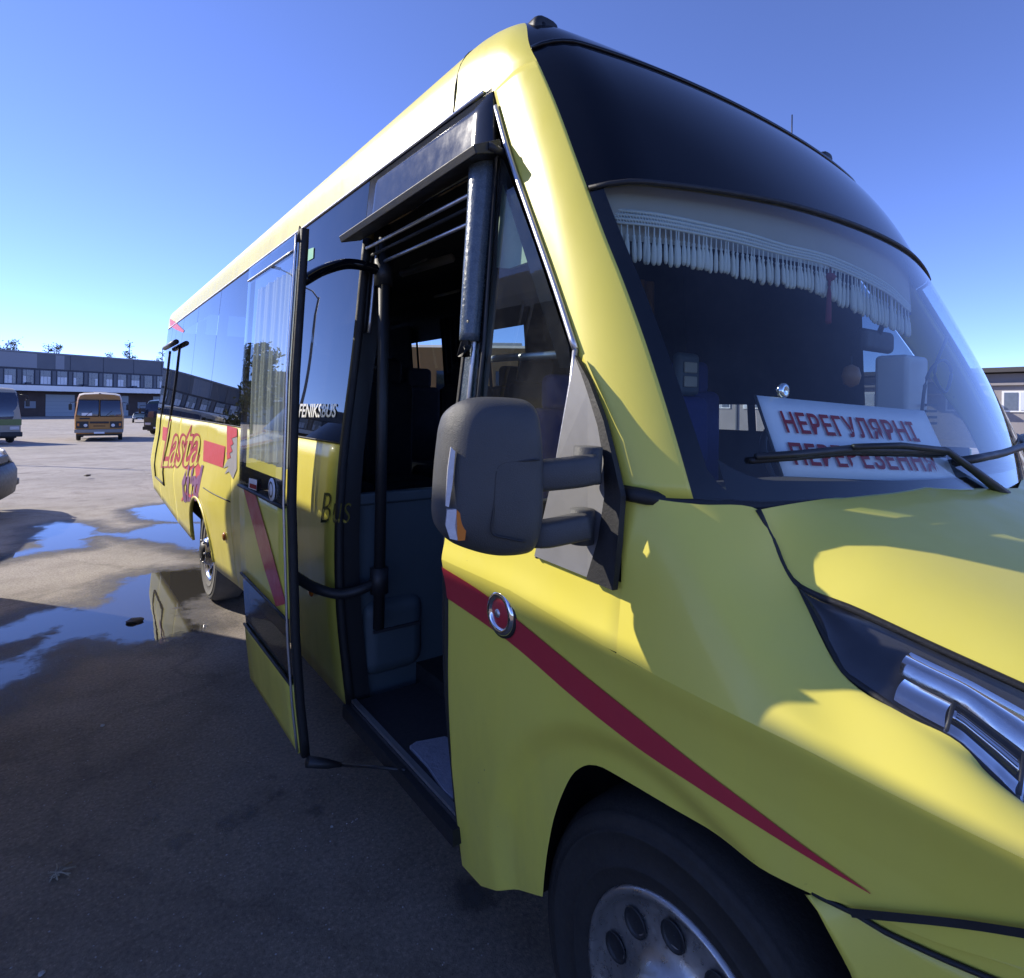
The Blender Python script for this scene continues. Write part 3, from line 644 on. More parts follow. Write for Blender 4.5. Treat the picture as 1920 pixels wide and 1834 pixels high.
# --- badge: chrome ring with dark filler lock
bp_ = side(938, 1150); bx = float(XF(np.array(bp_[1]), np.array(bp_[2])))
bd = lathe('fuel_cap', [(-.002, .056), (-.008, .056), (-.013, .051), (-.014, .043), (-.010, .038), (-.006, .037), (-.006, .001)], M['chrome'], bus, segs=36, c=(bx, bp_[1], bp_[2]), label='round chrome-rimmed cap with a red centre on the stripe')
lathe('cap_centre', [(-.007, .037), (-.009, .030), (-.012, .018), (-.013, .0005)], M['red'], bd, segs=24, c=(bx, bp_[1], bp_[2]))
lathe('cap_lock', [(-.012, .011), (-.015, .010), (-.0155, .0005)], M['alu'], bd, segs=16, c=(bx, bp_[1] + .004, bp_[2]))
lathe('cap_seal', [(-.001, .063), (-.005, .062), (-.006, .055)], M['rubber'], bd, segs=36, c=(bx, bp_[1], bp_[2]))
# --- front bumper flank below the fender line
seamb = [side(*p) for p in ((1505, 1692), (1580, 1736), (1640, 1779), (1735, 1834), (1900, 1925))]
edgeb = [side(*p) for p in ((1505, 1692), (1540, 1760), (1580, 1834), (1610, 1920), (1620, 2050))]
A = resample([(XF(np.array(p[1]), np.array(p[2])) + .006, p[1], p[2]) for p in seamb], 14); B = resample([(p[0] + .02, p[1], p[2]) for p in edgeb], 14)
BQ = np.array([A[0] * 0 + A * (1 - t) + B * t for t in np.linspace(0, 1, 8)]); grid('bumper_corner', BQ, M['yellow'], bus, flip=True, thick=.02)
A2 = np.array([(float(XF(np.array(y), np.array(.94))) + .004, y, arch_z(y) - .002) for y in np.linspace(.46, .02, 14)])
BQ = np.array([A * (1 - t) + (A2) * t for t in np.linspace(0, 1, 6)]); grid('bumper_side', BQ, M['yellow'], bus, thick=.015)
tube('bumper_seam', [np.array([p[0] - .004, p[1], p[2]]) for p in A], .004, M['rubber'], bus, segs=5)
tube('roof_seam', [p + np.array([-.0, 0, .0]) for p in seam], .0035, M['rubber'], bus, segs=5)
tp = [side(*p)[1:] for p in ((1576, 1716), (1750, 1748), (1920, 1785), (2050, 1815))]; bt = [side(*p)[1:] for p in ((1584, 1735), (1750, 1766), (1920, 1806), (2050, 1838))]
film(XF, tp, bt, 20, M['blackm'], 'bumper_trim', xo=-.012)
# front bumper wrapping round the nose (set just inside the corner pieces)
bpath = catmull([(.055, .44), (.062, .28), (.10, .10), (.20, -.06), (.42, -.17), (.8, -.23), (XC, -.24)], 6)
btop = np.interp(bpath[:, 1], [-.3, 0.05, .20, .44], [.99, .99, .985, .945])
bsl = lambda y, z: y * (.60 + .40 * min(1, max(0, (z - .45) / .45))) if y > 0 else y
BQ = np.array([[(x + .012 + (.03 if k < .2 else 0), bsl(y - .015, .36 * (1 - k) + zt_ * k) + .02 * (k < .2), .36 * (1 - k) + zt_ * k) for (x, y), zt_ in zip(bpath, btop)] for k in (0, .08, .2, .4, .6, .8, .95, 1)])
grid('front_bumper', BQ, M['yellow'], bus, flip=True); grid('front_bumper', mir(BQ), M['yellow'], bus)
GQ = np.array([[(x, -.247 + .03 * abs((x - XC) / .6) ** 2, z) for x in np.linspace(XC - .55, XC + .55, 12)] for z in np.linspace(.45, .66, 4)]); grid('lower_grille', GQ, M['blackm'], bus)
# --- hood
hb = catmull([onx(*p) for p in ((1424, 956, .205), (1452, 1015, .212), (1494, 1095, .205), (1610, 1146, .222), (1750, 1211, .242), (1920, 1288, .265), (2120, 1378, .295))], 8)
hb = resample(np.concatenate([hb, [[.36, .02, 1.12], [.44, -.10, 1.06]]]), 48)
back = lambda x: float(np.interp(x, [.2, .3, .5, .8, XC], [.668, .64, .585, .54, .515]))
HQ = []
for s in np.r_[0, .012, .03, .055, .09, .14, .2, .3, .42, .55, .7, .85, 1.0]:
    row = []
    for i, e in enumerate(hb):
        x = e[0] * (1 - s) + XC * s; yb = back(x)
        k = i / (len(hb) - 1); ye = e[1]; y = ye * (1 - s) + s * (back(XC) - (1 - (ye + .10) / (.70 + .10)) * (back(XC) + .16))
        rise = .085 * (1 - math.exp(-(x - e[0]) / .055)) * min(1, .15 + k * 3.5)
        ztop = 1.492 - .36 * max(0, yb - y) - .10 * max(0, yb - y) ** 2
        ridge = .012 * math.exp(-((x - .72) / .12) ** 2)
        z = e[2] * math.exp(-(x - e[0]) / .06) + (1 - math.exp(-(x - e[0]) / .06)) * (ztop + ridge) if s > 0 else e[2]
        row.append((x, y, z))
    HQ.append(row)
HQ = np.array(HQ); grid('hood', HQ, M['yellow'], bus, flip=True); grid('hood', mir(HQ), M['yellow'], bus)
# nose between hood edge, headlight and bumper
ktop = [p for p in hb if p[1] < .16] + [np.array(q) for q in HQ[1:, -1]]
ktop = resample(np.array(ktop) + np.array([0, .004, -.012]), 40); kbot = np.array([(x, y, z - .004) for (x, y), z in zip(bpath, btop) if y < .13]); kbot = resample(kbot, 40)
NQ = np.array([ktop * (1 - t) + kbot * t + np.array([0, -.02 * math.sin(math.pi * t), 0]) for t in np.linspace(0, 1, 7)])
grid('nose_panel', NQ[:, :14], M['yellow'], bus, flip=True); grid('nose_panel', mir(NQ[:, :14]), M['yellow'], bus); grid('grille', NQ[:, 13:], M['blackm'], bus, flip=True); grid('grille', mir(NQ[:, 13:]), M['blackm'], bus)
for t in (.25, .5, .75):
    r_ = ktop[13:] * (1 - t) + kbot[13:] * t + np.array([0, -.028, 0]); tube('grille_bar', np.concatenate([r_, mir(r_)[::-1][1:]]), .008, M['alu'], bus, segs=6)
for Q_, nm_ in ((lowF, 'front_fender'), (upF, 'door_side_panel')): grid(nm_, mir(Q_), M['yellow'], bus)
grid('fender_shoulder', mir(SH), M['yellow'], bus, flip=True)
gap = np.array([p + np.array([-.003, .002, .0005]) for p in hb[:40]]); tube('hood_gap', gap, .0065, M['rubber'], bus, segs=6)
# black gap strip under pillar and cowl
cw = [side(*p) for p in ((1168, 922), (1200, 928))] + [hit(*p) for p in ((1245, 938), (1300, 943), (1360, 946), (1425, 950))]
cw = [np.array(p) + np.array([.012, .008, -.004]) for p in cw] + [np.array([x, back(x) + .01, 1.475]) for x in (.4, .7, XC)]
tube('cowl_seal', cw, [.016] * 6 + [.02] * 3, M['rubber'], bus, segs=8)
CWQ = np.array([[(x, back(x) + .02 + .12 * t, 1.462 + .03 * t) for x in np.linspace(.24, 2 * XC - .24, 24)] for t in (0, .5, 1)]); grid('cowl', CWQ, M['blackm'], bus)
# --- headlight: dark bowl, chrome reflectors, clear lens
ht = resample([onx(*p) for p in ((1499, 1103, .20), (1610, 1152, .219), (1750, 1217, .239), (1920, 1294, .262), (2080, 1368, .285))], 40)
hl = resample([onx(*p) for p in ((1499, 1104, .20), (1540, 1180, .162), (1580, 1260, .122), (1690, 1334, .117), (1795, 1390, .131), (1868, 1460, .147), (1920, 1513, .152), (2010, 1650, .175))], 40)
hd = thing  # keep name free
HLs = []
for t in np.linspace(0, 1, 10):
    r_ = ht * (1 - t) + hl * t; HLs.append(r_ + np.array([-.012, -.004, .004]) * math.sin(math.pi * t))
HLs = np.array(HLs)
bowl = HLs + np.array([.055, .035, -.012]) * np.sin(np.pi * np.linspace(.12, .88, 10))[:, None, None]
hdl = grid('headlight', bowl, P('headlight_bowl', (.05, .052, .062), .35, coat=.3, var=.3, vs=20), bus, flip=True, label='long swept-back headlight')
grid('headlight_lens', HLs, M['lens'], hdl, flip=True)
hd2 = grid('headlight', mir(bowl), M['steel'], bus); grid('headlight_lens', mir(HLs), M['lens'], hd2)
def hl_at(u, v, dep):
    i = u * 39; a = np.array([np.interp(i, np.arange(40), ht[:, c]) for c in range(3)]); b = np.array([np.interp(i, np.arange(40), hl[:, c]) for c in range(3)])
    return a * (1 - v) + b * v + np.array([dep, dep * .6, -dep * .2])
for (u0, u1, v0, v1, d0, d1) in ((.45, .995, .20, .565, .004, .020), (.47, .60, .60, .93, .004, .014), (.612, .80, .60, .83, .016, .006), (.60, .80, .85, .985, .004, .006), (.812, .995, .60, .985, .004, .012)):
    Q = np.array([[hl_at(u, v, d0 + (d1 - d0) * math.sin(math.pi * (v - v0) / (v1 - v0))) for u in np.linspace(u0, u1, 24)] for v in np.linspace(v0, v1, 16)])
    grid('reflector', Q, M['chrome'], hdl, flip=True)
for v in (.583,): tube('reflector_rib', [hl_at(u, v, .006) for u in np.linspace(.46, .99, 12)], .0022, M['blackm'], hdl, segs=6)
for u in (.606, .806): tube('reflector_rib', [hl_at(u, .585, .005), hl_at(u, .95, .005)], .003, M['blackm'], hdl, segs=6)
for v in (.66, .70, .74, .78): tube('reflector_rib', [hl_at(u, v, .007) for u in np.linspace(.62, .795, 8)], .0012, M['blackm'], hdl, segs=5)
tube('headlight_seal', hl + np.array([.0, .0, -.003]), .006, M['rubber'], hdl, segs=6)
tube('headlight_seal', ht + np.array([.0, .0, .002]), .005, M['rubber'], hdl, segs=6)
# --- wheels
def wheel(y, x, rr, parent, dusty=False, out=-1):
    """x: plane of the tyre's outer wall, out: outward direction"""
    g = lambda pr: [(x + out * a, r) for a, r in pr]; z = rr; s = rr / .42
    tw = lathe('wheel', g([(-.24, .30 * s), (-.24, .385 * s), (-.21, .412 * s), (-.12, .42 * s), (-.04, .414 * s), (-.012, .400 * s), (-.006, .394 * s), (-.001, .393 * s), (.003, .375 * s), (.005, .362 * s), (.009, .360 * s), (.009, .354 * s), (.005, .352 * s), (.006, .315 * s), (.003, .295 * s), (.006, .292 * s), (.006, .286 * s), (.001, .283 * s), (-.003, .262 * s), (-.012, .248 * s)]), M['tyredust' if dusty else 'tyre'], parent, segs=64, c=(0, y, z))
    lathe('rim', g([(-.012, .250 * s), (-.002, .246 * s), (-.001, .238 * s), (-.008, .230 * s), (-.022, .224 * s), (-.024, .205 * s), (-.020, .150 * s), (-.004, .120 * s), (.02, .108 * s), (.035, .098 * s), (.036, .06 * s), (.034, .001)]), M['chrome' if dusty else 'steel'], tw, segs=64, c=(0, y, z))
    for k in range(10):
        t = 2 * math.pi * (k + .35) / 10; cy, cz = y + .178 * s * math.cos(t), z + .178 * s * math.sin(t)
        lathe('rim_hole', g([(-.016, .031 * s), (-.0135, .029 * s), (-.0195, .026 * s), (-.0205, .024 * s), (-.0205, .0005)]), M['blackm'], tw, segs=18, c=(0, cy, cz))
    lathe('hub_cap', g([(.030, .085 * s), (.05, .075 * s), (.062, .05 * s), (.066, .001)]), M['blackm'], tw, segs=32, c=(0, y, z))
    for k in range(6):
        t = 2 * math.pi * k / 6; lathe('wheel_nut', g([(.034, .011), (.05, .010), (.052, .0005)]), M['steel'], tw, segs=6, c=(0, y + .094 * s * math.cos(t), z + .094 * s * math.sin(t)))
    return tw
wheel(.76, .10, .42, bus); wheel(YA, .045, .42, bus, True); wheel(.76, 2 * XC - .10, .42, bus, out=1); wheel(YA, 2 * XC - .045, .42, bus, out=1)
# wheel housings (dark)
for y0, y1, zt in ((.30, 1.2, .98), (YA - .56, YA + .56, 1.0)):
    V, F = box_vf((.42, (y0 + y1) / 2, zt / 2 + .20), (.6, y1 - y0, zt - .40)); F.remove((0, 1, 3, 2)); F.remove((0, 4, 5, 1) if False else (0, 2, 6, 4)) if (0, 2, 6, 4) in F else None
    mk('wheel_housing', V, F, M['blackm'], bus, smooth=False)
tube('mud_flap', [(.1, YA + .62, .95), (.1, YA + .62, .18)], .02, M['blackm'], bus, segs=4)
box('mud_flap', (.22, YA + .60, .36), (.28, .02, .4), M['blackm'], bus)
# underbody
box('chassis', (XC, 5.1, .44), (1.5, 8.0, .12), M['blackm'], bus)
# --- quarter window, pillar cover, mirror plate on the front side
def spoly(name, px, mat, parent=bus, off=0.0, thick=0.0, **k):
    return ngon(name, [side(a, b, off) for a, b in px], mat, parent, thick=thick, **k)
spoly('quarter_window', [(931, 262), (1000, 452), (1066, 648), (1071, 690), (1012, 1048), (930, 1020), (864, 1005), (884, 640), (921, 292)], M['glassq'], off=-.002)
spoly('quarter_window_border', [(931, 262), (1000, 452), (1066, 648), (1071, 690), (1050, 690), (1035, 640), (985, 480), (938, 330), (912, 640), (893, 1012), (864, 1005), (884, 640), (921, 292)], M['black'], off=-.010)
qt = [side(a, b, .006) for a, b in ((930, 200), (955, 290), (1000, 420), (1042, 540), (1079, 655))]
tube('window_trim', catmull(qt, 6), .008, M['alu'], bus, segs=8)
tube('window_trim', [side(a, b, .005) for a, b in ((1079, 655), (1072, 720), (1040, 905), (1008, 1046))], .007, M['alu'], bus, segs=8)
spoly('mirror_plate', [(1084, 672), (1108, 735), (1128, 800), (1139, 862), (1140, 930), (1128, 1010), (1108, 1082), (1008, 1042), (1045, 880)], M['plate'], off=.004, thick=.01, label='grey triangular plate in the corner of the door window')
spoly('mirror_plate_seal', [(1086, 668), (1112, 715), (1140, 790), (1160, 870), (1174, 930), (1168, 1020), (1158, 1106), (1108, 1084), (1130, 1010), (1142, 930), (1140, 862), (1129, 800), (1109, 735)], M['rubber'], off=.008, thick=.014)
M['visor'] = P('pale_green_visor', (.50, .60, .47), .7, var=.12, vs=30)
ngon('sun_visor', [side(a, b, -.05) for a, b in ((948, 345), (962, 372), (1002, 478), (998, 492), (960, 505), (936, 503), (940, 420))], M['visor'], bus, thick=.01)
tube('grab_bar', [side(886, 676, -.10), side(960, 670, -.12), side(1058, 664, -.10)], .011, M['alu'], bus, segs=10)
# dark padded cover on the door pillar, scratched
pc = catmull([side(905, 285, .02), side(900, 380, .022), side(889, 520, .024), side(880, 640, .022)], 8)
M['padcover'] = P('scratched_dark_cover', (.085, .11, .135), .24, coat=.4, var=.5, vs=60, bump=.25, bs=90, rv=.16)
tube('pillar_cover', pc, np.linspace(.042, .030, len(pc)), M['padcover'], bus, segs=20)
tube('pillar_cover_clip', [side(876, 650, .03), side(869, 668, .02), side(878, 600, .045)], [.012, .02, .004], M['blackm'], bus, segs=8)
for dx, wd in ((8, .007), (26, .006)):
    tube('door_post', [side(905 + dx, 290, .004), side(886 + dx - 4, 640, .006), side(846 + dx, 1000, .006)], wd, M['alu'] if dx == 8 else M['blackm'], bus, segs=6)
spoly('door_post_plate', [(868, 660), (898, 640), (885, 800), (872, 1005), (836, 1010), (850, 850)], M['padcover'], off=-.004)
# --- mirror
mir_ = [(846, 800), (856, 768), (878, 748), (915, 741), (975, 743), (1003, 752), (1014, 785), (1019, 840), (1021, 900), (1018, 985), (1006, 1035), (985, 1047), (940, 1049), (890, 1038), (848, 1018), (833, 985), (834, 930), (838, 870)]
def mplane(px, py):     # back face of the mirror: outer edge swept back
    r = ray(px, py); return CAM + r * ((.95 - .45 * .22 - CAM[1] - .45 * CAM[0]) / (r[1] + .45 * r[0]))
outl = np.array([mplane(a, b) for a, b in mir_]); outl = catmull(np.concatenate([outl, outl[:1]]), 4)[:-1]
cen = outl.mean(0); rings = []
for sc_, dy in ((.84, .085), (.90, .075), (.975, .035), (.985, .018), (.94, -.004), (.86, -.020), (.70, -.032), (.45, -.038), (.15, -.040)):
    r_ = cen + (outl - cen) * np.array([sc_, sc_, sc_]); r_[:, 1] += dy; rings.append(r_)
V = np.concatenate(rings); F = gfaces(len(rings), len(outl), True); F.append(tuple(range(len(outl))))
F.append(tuple((len(rings) - 1) * len(outl) + i for i in range(len(outl)))[::-1])
mh = mk('wing_mirror', V, F, M['mirrorgrey'], bus, sub=1); bm = bmesh.new(); bm.from_mesh(mh.data); bmesh.ops.recalc_face_normals(bm, faces=bm.faces); bm.to_mesh(mh.data); bm.free()
mh['label'] = 'large dark grey wing mirror on twin arms'
V = cen + (outl - cen) * .8; V[:, 1] += .087; ngon('mirror_glass', V, M['chrome'], mh)
# square inset line of the arm cover
def mpt(px, py, dy=-.0): p = mplane(px, py); p2 = CAM + (p - CAM) * (1 + dy); return p2
cl = catmull([mpt(a, b, -.030) for a, b in ((1012, 862), (960, 866), (938, 872), (930, 890), (926, 950), (922, 990), (926, 1003), (945, 1008), (985, 1016))], 5)
tube('cover_seam', cl, .0022, M['blackm'], mh, segs=6)
cp = np.array([mpt(a, b, -.034) for a, b in ((1018, 858), (968, 866), (942, 876), (934, 900), (927, 980), (930, 998), (948, 1004), (1008, 1016))])
def arm(pts, rad, sq): return tube('mirror_arm', catmull(pts, 5), rad, M['mirrorgrey'], mh, segs=16, sq=sq)
mA = onx(1112, 878, -.035); mB = onx(1075, 885, -.075); mC = onx(1030, 890, -.115); mD = onx(1005, 892, -.135)
arm([mA, mB, mC, mD], .031, (1.0, 1.0))
nA = onx(1098, 985, -.035); nB = onx(1065, 992, -.07); nC = onx(1025, 1000, -.11); nD = onx(1000, 1000, -.13)
arm([nA, nB, nC, nD], .027, (1.0, 1.0))
tube('arm_pivot', [onx(1103, 838, -.03), onx(1100, 905, -.03)], .030, M['mirrorgrey'], mh, segs=20)
tube('arm_pivot', [onx(1092, 955, -.025), onx(1090, 1018, -.025)], .026, M['mirrorgrey'], mh, segs=20)
for (a, b, mt, nm) in ((((868, 972), (874, 990), (872, 1012), (858, 1014), (852, 985), (860, 960)), .0, 'amber', 'mirror_indicator'), (((846, 838), (852, 845), (846, 905), (838, 950), (835, 948), (840, 880)), .0, 'clearlens', 'side_lens'), (((836, 960), (852, 958), (850, 985), (857, 1012), (842, 1008), (834, 985)), .0, 'clearlens', 'side_lens')) if False else ():
    pass
def lens_patch(px, mt, nm):
    pts = [mpt(a, b, -.013) for a, b in px]; o = ngon(nm, pts, mt, mh, thick=.012, offs=0)
lens_patch([(856, 955), (868, 968), (874, 988), (871, 1012), (858, 1013), (852, 985)], M['amber'], 'mirror_indicator')
lens_patch([(838, 955), (855, 954), (851, 985), (857, 1012), (843, 1009), (835, 985)], M['clearlens'], 'side_lens')
lens_patch([(845, 838), (853, 846), (848, 905), (841, 950), (835, 948), (839, 880)], M['clearlens'], 'side_lens')
# --- open passenger door leaf
YL0, YL1 = 2.25, 3.05
def XL(z): return np.interp(z, [.36, .55, .80, 1.317, 1.788, 2.304], [-.186, -.208, -.228, -.248, -.24, -.213])
door = mk('door', *merge([tube_vf([(XL(z) + .022, YL0 + .012, z) for z in np.linspace(.35, 2.33, 30)], .019, 10, (1.0, .8)), tube_vf([(XL(z) + .02, YL1 - .008, z) for z in np.linspace(.36, 2.31, 30)], .013, 8)]), M['rubber'], bus, label='open passenger door with tinted glass and a lower pane')
def leaf(name, z0, z1, mat, y0=YL0 + .028, y1=YL1 - .012, off=0.0, nz=10, ny=8, **k):
    Q = np.array([[(float(XL(z)) - off, y, z) for y in np.linspace(y0, y1, ny)] for z in np.linspace(z0, z1, nz)]); return grid(name, Q, mat, door, flip=True, **k)
M['glassdoor'] = glass('door_glass', (.80, .86, .86), dirt=.02, f0=.06)
leaf('door_glass', 1.29, 2.315, M['glassdoor'])
leaf('glass_border', 1.285, 1.385, M['black'], off=-.004); leaf('glass_border', 2.24, 2.32, M['black'], off=-.004)
leaf('glass_border', 1.385, 2.24, M['black'], y1=YL0 + .085, off=-.004); leaf('glass_border', 1.385, 2.24, M['black'], y0=YL1 - .05, off=-.004)
tube('glass_trim', [(float(XL(2.255)) - .003, y, 2.255) for y in np.linspace(YL0 + .03, YL1 - .02, 6)], .004, M['alu'], door, segs=6)
leaf('door_panel', .872, 1.285, M['yellow'], thick=.02); leaf('door_panel', .355, .618, M['yellow'], thick=.02); leaf('lower_pane', .62, .87, M['glassd'], off=-.006)
for z in (.622, .868, 1.287): tube('pane_seal', [(float(XL(z)) - .002, y, z) for y in np.linspace(YL0 + .03, YL1 - .015, 6)], .007, M['rubber'], door, segs=6)
leaf('inner_lining', .36, .62, M['blackm'], off=-.03); leaf('inner_lining', .87, 1.29, M['blackm'], off=-.03)
tube('leaf_edge_trim', [(float(XL(z)) - .002, YL0 + .03, z) for z in np.linspace(.36, 2.31, 30)], .005, M['alu'], door, segs=6)
lq = lambda a, b, z: (float(XL(z)) - .003)
A = resample([(2.93, 1.285), (2.6, 1.0), (2.42, .88)], 12); B = resample([(2.70, 1.285), (2.50, 1.12), (2.28, .93)], 12)
grid('red_stripe', np.array([[(float(XL(p[1])) - .004, p[0], p[1]) for p in (A * (1 - t) + B * t)] for t in np.linspace(0, 1, 4)]), M['red'], door)
def lpt(px, py, off=.006):
    x = -.24
    for _ in range(20): p = onx(px, py, x - off); x = float(XL(p[2]))
    return p
ngon('sticker', [lpt(*q) for q in ((467, 896), (482, 900), (481, 920), (466, 915))], M['board'], door)
ngon('sticker_print', [lpt(q[0], q[1], .008) for q in ((468, 906), (480.5, 910), (480, 918), (467.5, 914))], M['boardred'], door)
c0, c1, c2 = lpt(508, 918), lpt(512, 904) - lpt(508, 918), 0
rad_ = .026; cc = lpt(508, 918)
lathe('sticker', [(0, .045), (-.003, .045), (-.0035, .001)], M['board'], door, segs=28, c=tuple(cc + np.array([.004, 0, 0])))
lathe('sticker_print', [(-.005, .032), (-.005, .024)], M['blackm'], door, segs=28, c=tuple(cc + np.array([.004, 0, 0])))
# pleated curtain hanging just inside the leaf glass
Q = np.array([[(float(XL(z)) + .035 + .006 * math.sin(y * 95) + .004 * math.sin(y * 41 + z * 2), y, z) for y in np.linspace(2.36, 2.99, 150)] for z in np.linspace(1.42, 2.21, 8)])
mtc, t_, o_ = nodes('sunlit_curtain'); d_ = N(t_, 'ShaderNodeBsdfDiffuse'); d_.inputs[0].default_value = (.84, .86, .82, 1); tl_ = N(t_, 'ShaderNodeBsdfTranslucent'); tl_.inputs[0].default_value = (.6, .6, .5, 1); tp_ = N(t_, 'ShaderNodeBsdfTransparent')
m_ = N(t_, 'ShaderNodeMixShader'); m_.inputs[0].default_value = .45; L(t_, d_.outputs[0], m_.inputs[1]); L(t_, tl_.outputs[0], m_.inputs[2]); m2_ = N(t_, 'ShaderNodeMixShader'); m2_.inputs[0].default_value = .12; L(t_, m_.outputs[0], m2_.inputs[1]); L(t_, tp_.outputs[0], m2_.inputs[2]); L(t_, m2_.outputs[0], o_.inputs[0])
grid('door_curtain', Q, mtc, door)
# spike and bracket at the top and bottom of the leaf
tube('leaf_tip', [lpt(563, 452, -.01), lpt(562, 424, -.01)], [.016, .003], M['rubber'], door, segs=6)
tube('door_stop', [onx(577, 1428, -.17), onx(612, 1432, -.10), onx(640, 1434, -.05)], [.022, .018, .008], M['blackm'], door, segs=8)
tube('door_stop_rod', [onx(636, 1434, -.05), onx(700, 1438, .0), onx(760, 1444, .05)], .006, M['blackm'], door, segs=6)
# hinge arms and post
pole_t = onx(722, 420, .16); pole_b = onx(710, 1178, .16)
tube('door_post_bar', [pole_t, pole_b], .024, M['blackm'], bus, segs=14)
tube('door_arm', catmull([lpt(568, 527, -.03), onx(605, 507, -.10), onx(648, 495, .0), onx(690, 500, .09), onx(718, 512, .16)], 6), .022, M['black'], door, segs=12)
tube('door_arm', catmull([lpt(545, 1075, -.03), onx(588, 1101, -.10), onx(636, 1114, .0), onx(680, 1104, .09), onx(708, 1088, .16)], 6), .021, M['blackm'], door, segs=12)
for py in (512, 1088): tube('arm_clamp', [onx(719 if py < 600 else 711, py - 24, .16), onx(719 if py < 600 else 711, py + 24, .16)], .038, M['blackm'], door, segs=12)
# lettering on the body glass and panel
def sxt(px0, px1, py0, py1, off):
    a, b, c, d = side(px0, py0, off), side(px1, py0 + 0, off), side(px0, py1, off), side(px1, py1, off)
    def fn(u, v):
        y = a[1] * (1 - u) + b[1] * u; z = (c[2] * (1 - u) + d[2] * u) * (1 - v) + (a[2] * (1 - u) + b[2] * u) * v
        return (float(XR(y, z)) - off, y, z)
    return fn
text_on('lettering', 'FENIKSBUS', sxt(563, 632, 757, 783, .004), M['white'], bus, bold=.02)
text_on('lettering', 'Bus', sxt(603, 660, 924, 982, .004), M['logo'], bus, shear=.2, bold=-.014)
ngon('green_sticker', [side(*q, .004) for q in ((577, 468), (588, 464), (587, 484), (576, 490))], M['green'], bus)
# graphics near the rear: red block, outlined letters, feather motif
def yz_film(name, pts, mat, xo):
    return ngon(name, [(float(XR(y, z)) - xo, y, z) for y, z in pts], mat, bus)
def s2(px, py): p = side(px, py); return p[1], p[2]
yz_film('red_block', [s2(*q) for q in ((383, 825), (423, 837), (420, 877), (384, 864))], M['pinkred'], .004)
yz_film('red_block', [s2(*q) for q in ((306, 800), (314, 802), (313, 827), (306, 825))], M['pinkred'], .004)
yz_film('purple_block', [s2(*q) for q in ((351, 865), (362, 868), (372, 862), (384, 880), (384, 928), (370, 932), (362, 926), (353, 940))], M['pinkred'], .004)
def txt_film(s, x0, x1, y0, y1, mat, xo, bold, shear=.15):
    text_on('lettering', s, sxt(x0, x1, y0, y1, xo), mat, bus, bold=bold, shear=shear)
txt_film('Lasta', 314, 381, 786, 880, M['red'], .0045, .045); txt_film('Lasta', 316, 380, 789, 877, M['yellow'], .0065, -.008)
txt_film('third', 352, 385, 872, 938, M['purple'], .0065, .05)
fe = [s2(*q) for q in ((427, 798), (446, 803), (445, 880), (438, 898), (431, 884), (424, 889), (430, 874), (421, 878), (428, 862), (425, 850), (430, 842), (426, 830), (430, 822), (426, 812))]
yz_film('feather_motif', fe, M['greyvinyl'], .004)
fe = [s2(*q) for q in ((427, 798), (446, 803), (446, 818), (436, 822), (439, 832), (434, 836), (437, 846), (432, 850), (434, 858), (427, 862))]
yz_film('feather_motif', fe, M['pinkred'], .006)
yz_film('red_flash', [s2(*q) for q in ((319, 598), (328, 603), (346, 620), (344, 624), (330, 618), (320, 612))], M['pinkred'], .004)
# --- roof corner cameras
def roof_pod(p, s, nm):
    V = []
    for dy, sx, z0, z1 in ((-.04, .045, -.03, .030), (-.032, .05, -.04, .040), (.05, .045, -.04, .034), (.15, .025, -.03, .0)):
        for dx, zz in ((-sx, z0), (sx, z0), (sx, z1 * .6), (sx * .7, z1), (-sx * .7, z1), (-sx, z1 * .6)): V.append((p[0] + dx, p[1] + dy, p[2] + zz))
    F = gfaces(4, 6, True); F += [tuple(range(6))[::-1], tuple(range(18, 24))]
    o = mk(nm, V, F, M['blackm'], bus, sub=1)
    lathe('pod_lens', [(-.062, .018), (-.066, .014), (-.068, .001)], M['black'], o, segs=16, c=(p[0] - .015, p[1] + .028, p[2] + .004), axis='y')
    return o
pp = hit(1030, 82); pp = star(np.array([[.28, 1.45, 2.87]]))[0]
roof_pod(pp + np.array([0, .0, -.035]), 1, 'roof_camera'); roof_pod(star(np.array([[2 * XC - .30, 1.40, 2.87]]))[0], 1, 'roof_camera')
tube('aerial', [np.array([2 * XC - .42, 1.5, 2.85]), np.array([2 * XC - .42, 1.5, 3.08])], .003, M['blackm'], bus, segs=5)
# --- wipers
def wpt(px, py, off=.03):
    r = ray(px, py); return hit(px, py) - r / np.linalg.norm(r) * off
def safe(px, py, off):
    try: return wpt(px, py, off)
    except Exception: return None
w1 = [safe(a, b, .022) for a, b in ((1418, 856), (1500, 851), (1600, 842), (1700, 845), (1782, 848))]
wp = tube('wiper', w1, [.007, .008, .010, .008, .007], M['blackm'], bus, segs=8)
tube('wiper_blade', [p + np.array([0, .012, -.010]) for p in w1], .006, M['rubber'], wp, segs=6)
tube('wiper_arm', [safe(1600, 838, .04), safe(1690, 835, .045), safe(1775, 845, .05), safe(1830, 885, .05), safe(1885, 928, .045)], [.007, .007, .008, .010, .014], M['blackm'], wp, segs=8)
w2 = [safe(a, b, .022) for a, b in ((1792, 866), (1840, 858), (1880, 850))]
w2 += [w2[-1] + (w2[-1] - w2[0]) * k for k in (1.2, 2.6, 4.0)]
for q in w2[3:]: q[1] = float(yfr(q[0], q[2])) - .02
wp2 = tube('wiper', w2, .011, M['blackm'], bus, segs=8)
tube('wiper_arm', [w2[3] + np.array([0, -.015, .01]), w2[4] + np.array([0, -.02, .0]), np.array([1.75, .52, 1.5])], .012, M['blackm'], wp2, segs=8)
